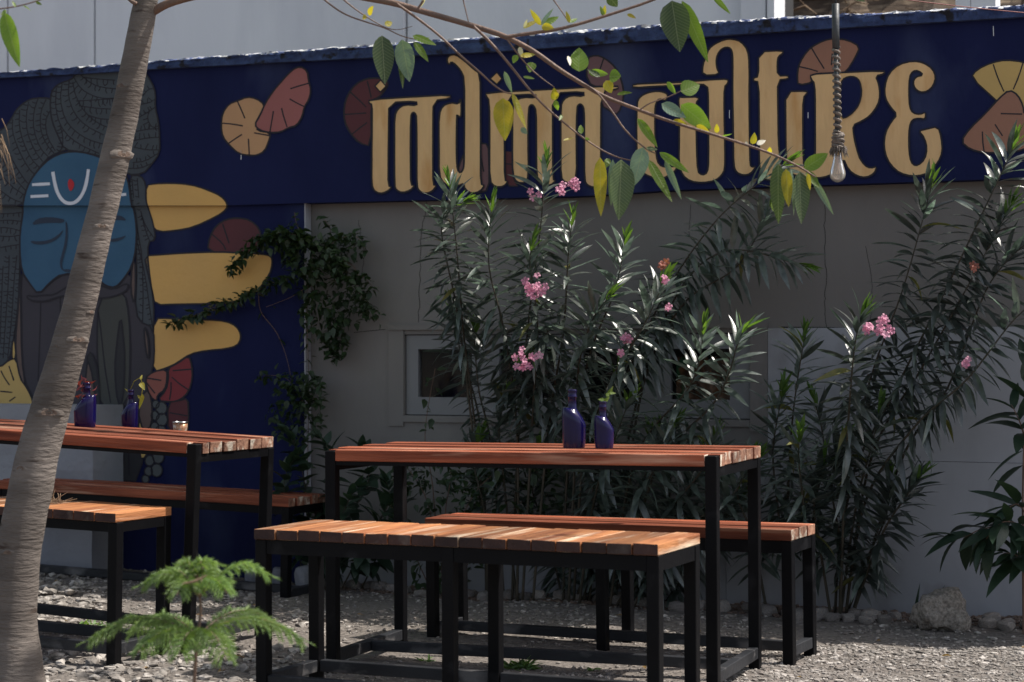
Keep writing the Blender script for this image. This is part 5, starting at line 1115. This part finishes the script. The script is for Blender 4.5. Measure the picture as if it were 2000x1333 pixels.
shrub('broadleaf_shrub', 'low dark shrub with broad oval leaves between the two tables', [
    ([(610, 1150, .2), (600, 980, .25), (580, 880, .28), (560, 840, .3)], .25, .9), ([(630, 1150, .25), (640, 1000, .3), (650, 900, .35), (620, 850, .36)], .25, .9), ([(650, 1150, .2), (680, 1020, .25), (720, 940, .3), (700, 860, .3)], .25, .9),
    ([(660, 1150, .3), (720, 1050, .4), (760, 980, .45), (750, 930, .45)], .25, .9), ([(600, 1150, .3), (570, 1020, .35), (555, 940, .4), (580, 890, .4)], .25, .9), ([(640, 1150, .3), (650, 1060, .4), (680, 980, .5), (700, 950, .5)], .2, 1), ([(700, 1150, .2), (760, 1040, .25), (790, 960, .3)], .25, .9)],
    650, group='', leaves=blm, young=None, spacing=.035, scale=1, droop=1.2, nwh=3, stemr=.004, lmat=broad_leaf)
slm = leafmesh('small_leaf', vine_leaf, .045, .026, .2, .2, 4, .6)
vine('small_leaved_bush', 'dark small leaved bush seen under the centre table top', 'bush', [
    ([(850, 1150, .2), (840, 1000, .25), (800, 920, .3), (760, 890, .3)], 90, .05), ([(860, 1150, .2), (870, 1000, .3), (880, 920, .3), (850, 880, .3)], 110, .05), ([(870, 1150, .25), (900, 1020, .35), (930, 960, .4), (960, 930, .4)], 130, .05),
    ([(840, 1150, .2), (790, 1040, .25), (760, 980, .3)], 110, .05), ([(880, 1150, .2), (960, 1040, .3), (1020, 980, .35)], 100, .05), ([(860, 1150, .2), (845, 950, .2), (830, 850, .2), (850, 720, .18)], 40, .03), ([(880, 1150, .2), (940, 960, .3), (1000, 900, .3), (1060, 930, .3)], 110, .05)],
    [(920, 940, 60, 30, .2, .4, 110), (800, 930, 40, 30, .2, .35, 60), (1060, 940, 70, 60, .1, .3, 160)], (860, 1150), slm, vine_leaf, 1, .003)
# ground weeds and blades
def tuft(px, py, z, n_, l, label, spread=.05, m=weedm, cat='weed', blade=.006, name='weed', up=.7):
    p = W3(px, py, z); p.z = gz(p.x, p.y); root = tag(empty(name, p), label, cat); me = leafmesh('leaf', m, l, blade, .3, .3, 4, .7)
    for k in range(n_): place_leaf(me, p+Vector((R(-spread, spread), R(-spread, spread), 0)), Vector((R(-1, 1), R(-1, 1), R(.15, up))), R(.6, 1.2), R(-1, 1), root)
    return root
tuft(1015, 1304, 6.45, 90, .055, 'small green weed growing under the near bench', .045, blade=.012)
w2 = tuft(1033, 1296, 6.47, 1, .03, 'thin upright seedling beside the weed under the near bench', .002, blade=.01); mb = MB(); mb.tube([Vector((0, 0, 0)), Vector((.003, 0, .055))], .0015, 5); mb.build('stem', weedm, w2)
for k in range(5): place_leaf(bpy.data.objects[w2.name].children[0].data, w2.location+Vector((.003, 0, .055)), Vector((math.cos(k*1.3), math.sin(k*1.3), .3)), 1, 0, w2)
tuft(1158, 1312, 6.4, 14, .03, 'tiny seedling in the sunny strip beneath the near bench', .012, blade=.009)
tuft(172, 1228, 7.4, 60, .06, 'tuft of weeds among stones behind the left bench legs', .06, blade=.01)
tuft(832, 1284, 6.65, 16, .03, 'tiny weed left of the middle bench legs', .02, blade=.008)
sp = tuft(1790, 1208, 7.45, 0, .1, 'two stiff pointed green blades rising behind the boulder', cat='plant', name='spiky_plant')
spm = leafmesh('blade', broad_leaf, .24, .026, .5, .0, 5, .45)
for x0, y0, x1, y1 in ((1782, 1215, 1797, 1138), (1792, 1215, 1846, 1143), (1788, 1215, 1799, 1165)):
    A_, B_ = W3(x0, y0, 7.5), W3(x1, y1, 7.5); A_.z = max(A_.z, 0); place_leaf(spm, A_, B_-A_, (B_-A_).length/.24, .3, sp, 'blade', up=Vector((0, -1, 0)))

# ------------------------------------------------------------------ pine seedling in the foreground
sz = 4.3
sb = W3(374, 1609, sz); sb.z = gz(sb.x, sb.y)
seed = tag(empty('pine_seedling', sb), 'bright green feathery pine seedling in the near foreground, slightly out of focus', 'seedling')
stem_pts = bez([sb, W3(376, 1420, sz), W3(384, 1260, sz), W3(392, 1190, sz), W3(384, 1130, sz)], 24)
mb = MB(); mb.tube([p-sb for p in stem_pts], [.0055-.0032*i/24 for i in range(25)], 8); mb.build('stem', twig, seed, True)
def frond(p, az, ln, rise, droop_, nb, bl):
    """one arched branch with drooping needled twigs"""
    mb = MB(); q = []
    d = Vector((math.cos(az), math.sin(az), 0))
    for i in range(17):
        t_ = i/16; q.append(p+d*ln*t_+Vector((0, 0, rise*ln*math.sin(t_*2.2)-droop_*ln*t_*t_)))
    mb.tube([x-sb for x in q], [.0022*(1-.7*i/16) for i in range(17)], 5, 1)
    side = d.cross(Vector((0, 0, 1)))
    def needles(a, c, n_, nl):
        ax = (c-a).normalized(); e1 = ax.cross(Vector((.1, .2, 1))).normalized(); e2 = ax.cross(e1)
        mb.tube([a-sb, c-sb], [.0010, .0007], 4, 0)
        for k in range(n_):
            o_ = a.lerp(c, (k+.5)/n_); g_ = k*2.4; r_ = e1*math.cos(g_)+e2*math.sin(g_); tip = o_+r_*nl*.8+ax*nl*1.3; w_ = ax.cross(r_)*.0013
            mb.add([o_-w_-sb, o_+w_-sb, tip-sb], [(0, 1, 2)], 0)
    for i in range(nb):
        t_ = .12+.86*i/nb; k = t_*16; j = int(k); b0 = q[j].lerp(q[min(j+1, 16)], k-j); fw = (q[min(j+1, 16)]-q[max(0, j-1)]).normalized()
        for sg in (-1, 1):
            l_ = bl*(math.sin(PI*(.18+.80*t_))**.6)*R(.85, 1.15); e_ = b0+(fw*.75+side*sg*.75+Vector((0, 0, R(-.45, -.05)))).normalized()*l_
            m_ = b0.lerp(e_, .5)+Vector((0, 0, .12*l_)); needles(b0, m_, 20, .009); needles(m_, e_+Vector((0, 0, -.22*l_)), 20, .0085)
    needles(q[12], q[16]+d*.02, 22, .008)
    return mb.build('frond', [needle, twig], seed)
pt = lambda py: min(stem_pts, key=lambda p: abs(p.z-(CH+(H0-py)/F*sz)))
for az, ln, ri in ((3.25, .25, .16), (-.05, .25, .18), (4.0, .17, .12), (5.2, .20, .10), (2.5, .22, .2), (.7, .22, .2), (4.6, .15, .1)): frond(pt(1238), az, ln, ri+R(-.02, .04)+.10, .30, 15, .060)
for az, ln, ri in ((3.5, .13, .35), (.2, .16, .38), (1.6, .13, .4), (2.5, .13, .35), (5.4, .12, .3), (4.4, .11, .3)): frond(pt(1165), az, ln, ri+.18, .22, 10, .045)
for az, ln in ((3.0, .12), (5.0, .10), (4.0, .13), (.1, .12), (1.5, .1)): frond(pt(1400), az, ln, .2, .35, 8, .045)
for k in range(5): frond(stem_pts[-1], k*1.3, .045, .9, .1, 4, .018)
o = MB(); o.tube([W3(362, 1140, 4.2), W3(380, 1136, 4.2), W3(404, 1124, 4.2)], [.0018, .0035, .001], 6); tag(o.build('dry_leaf', drym), 'curled dry pale leaf lying on top of the pine seedling', 'leaf')
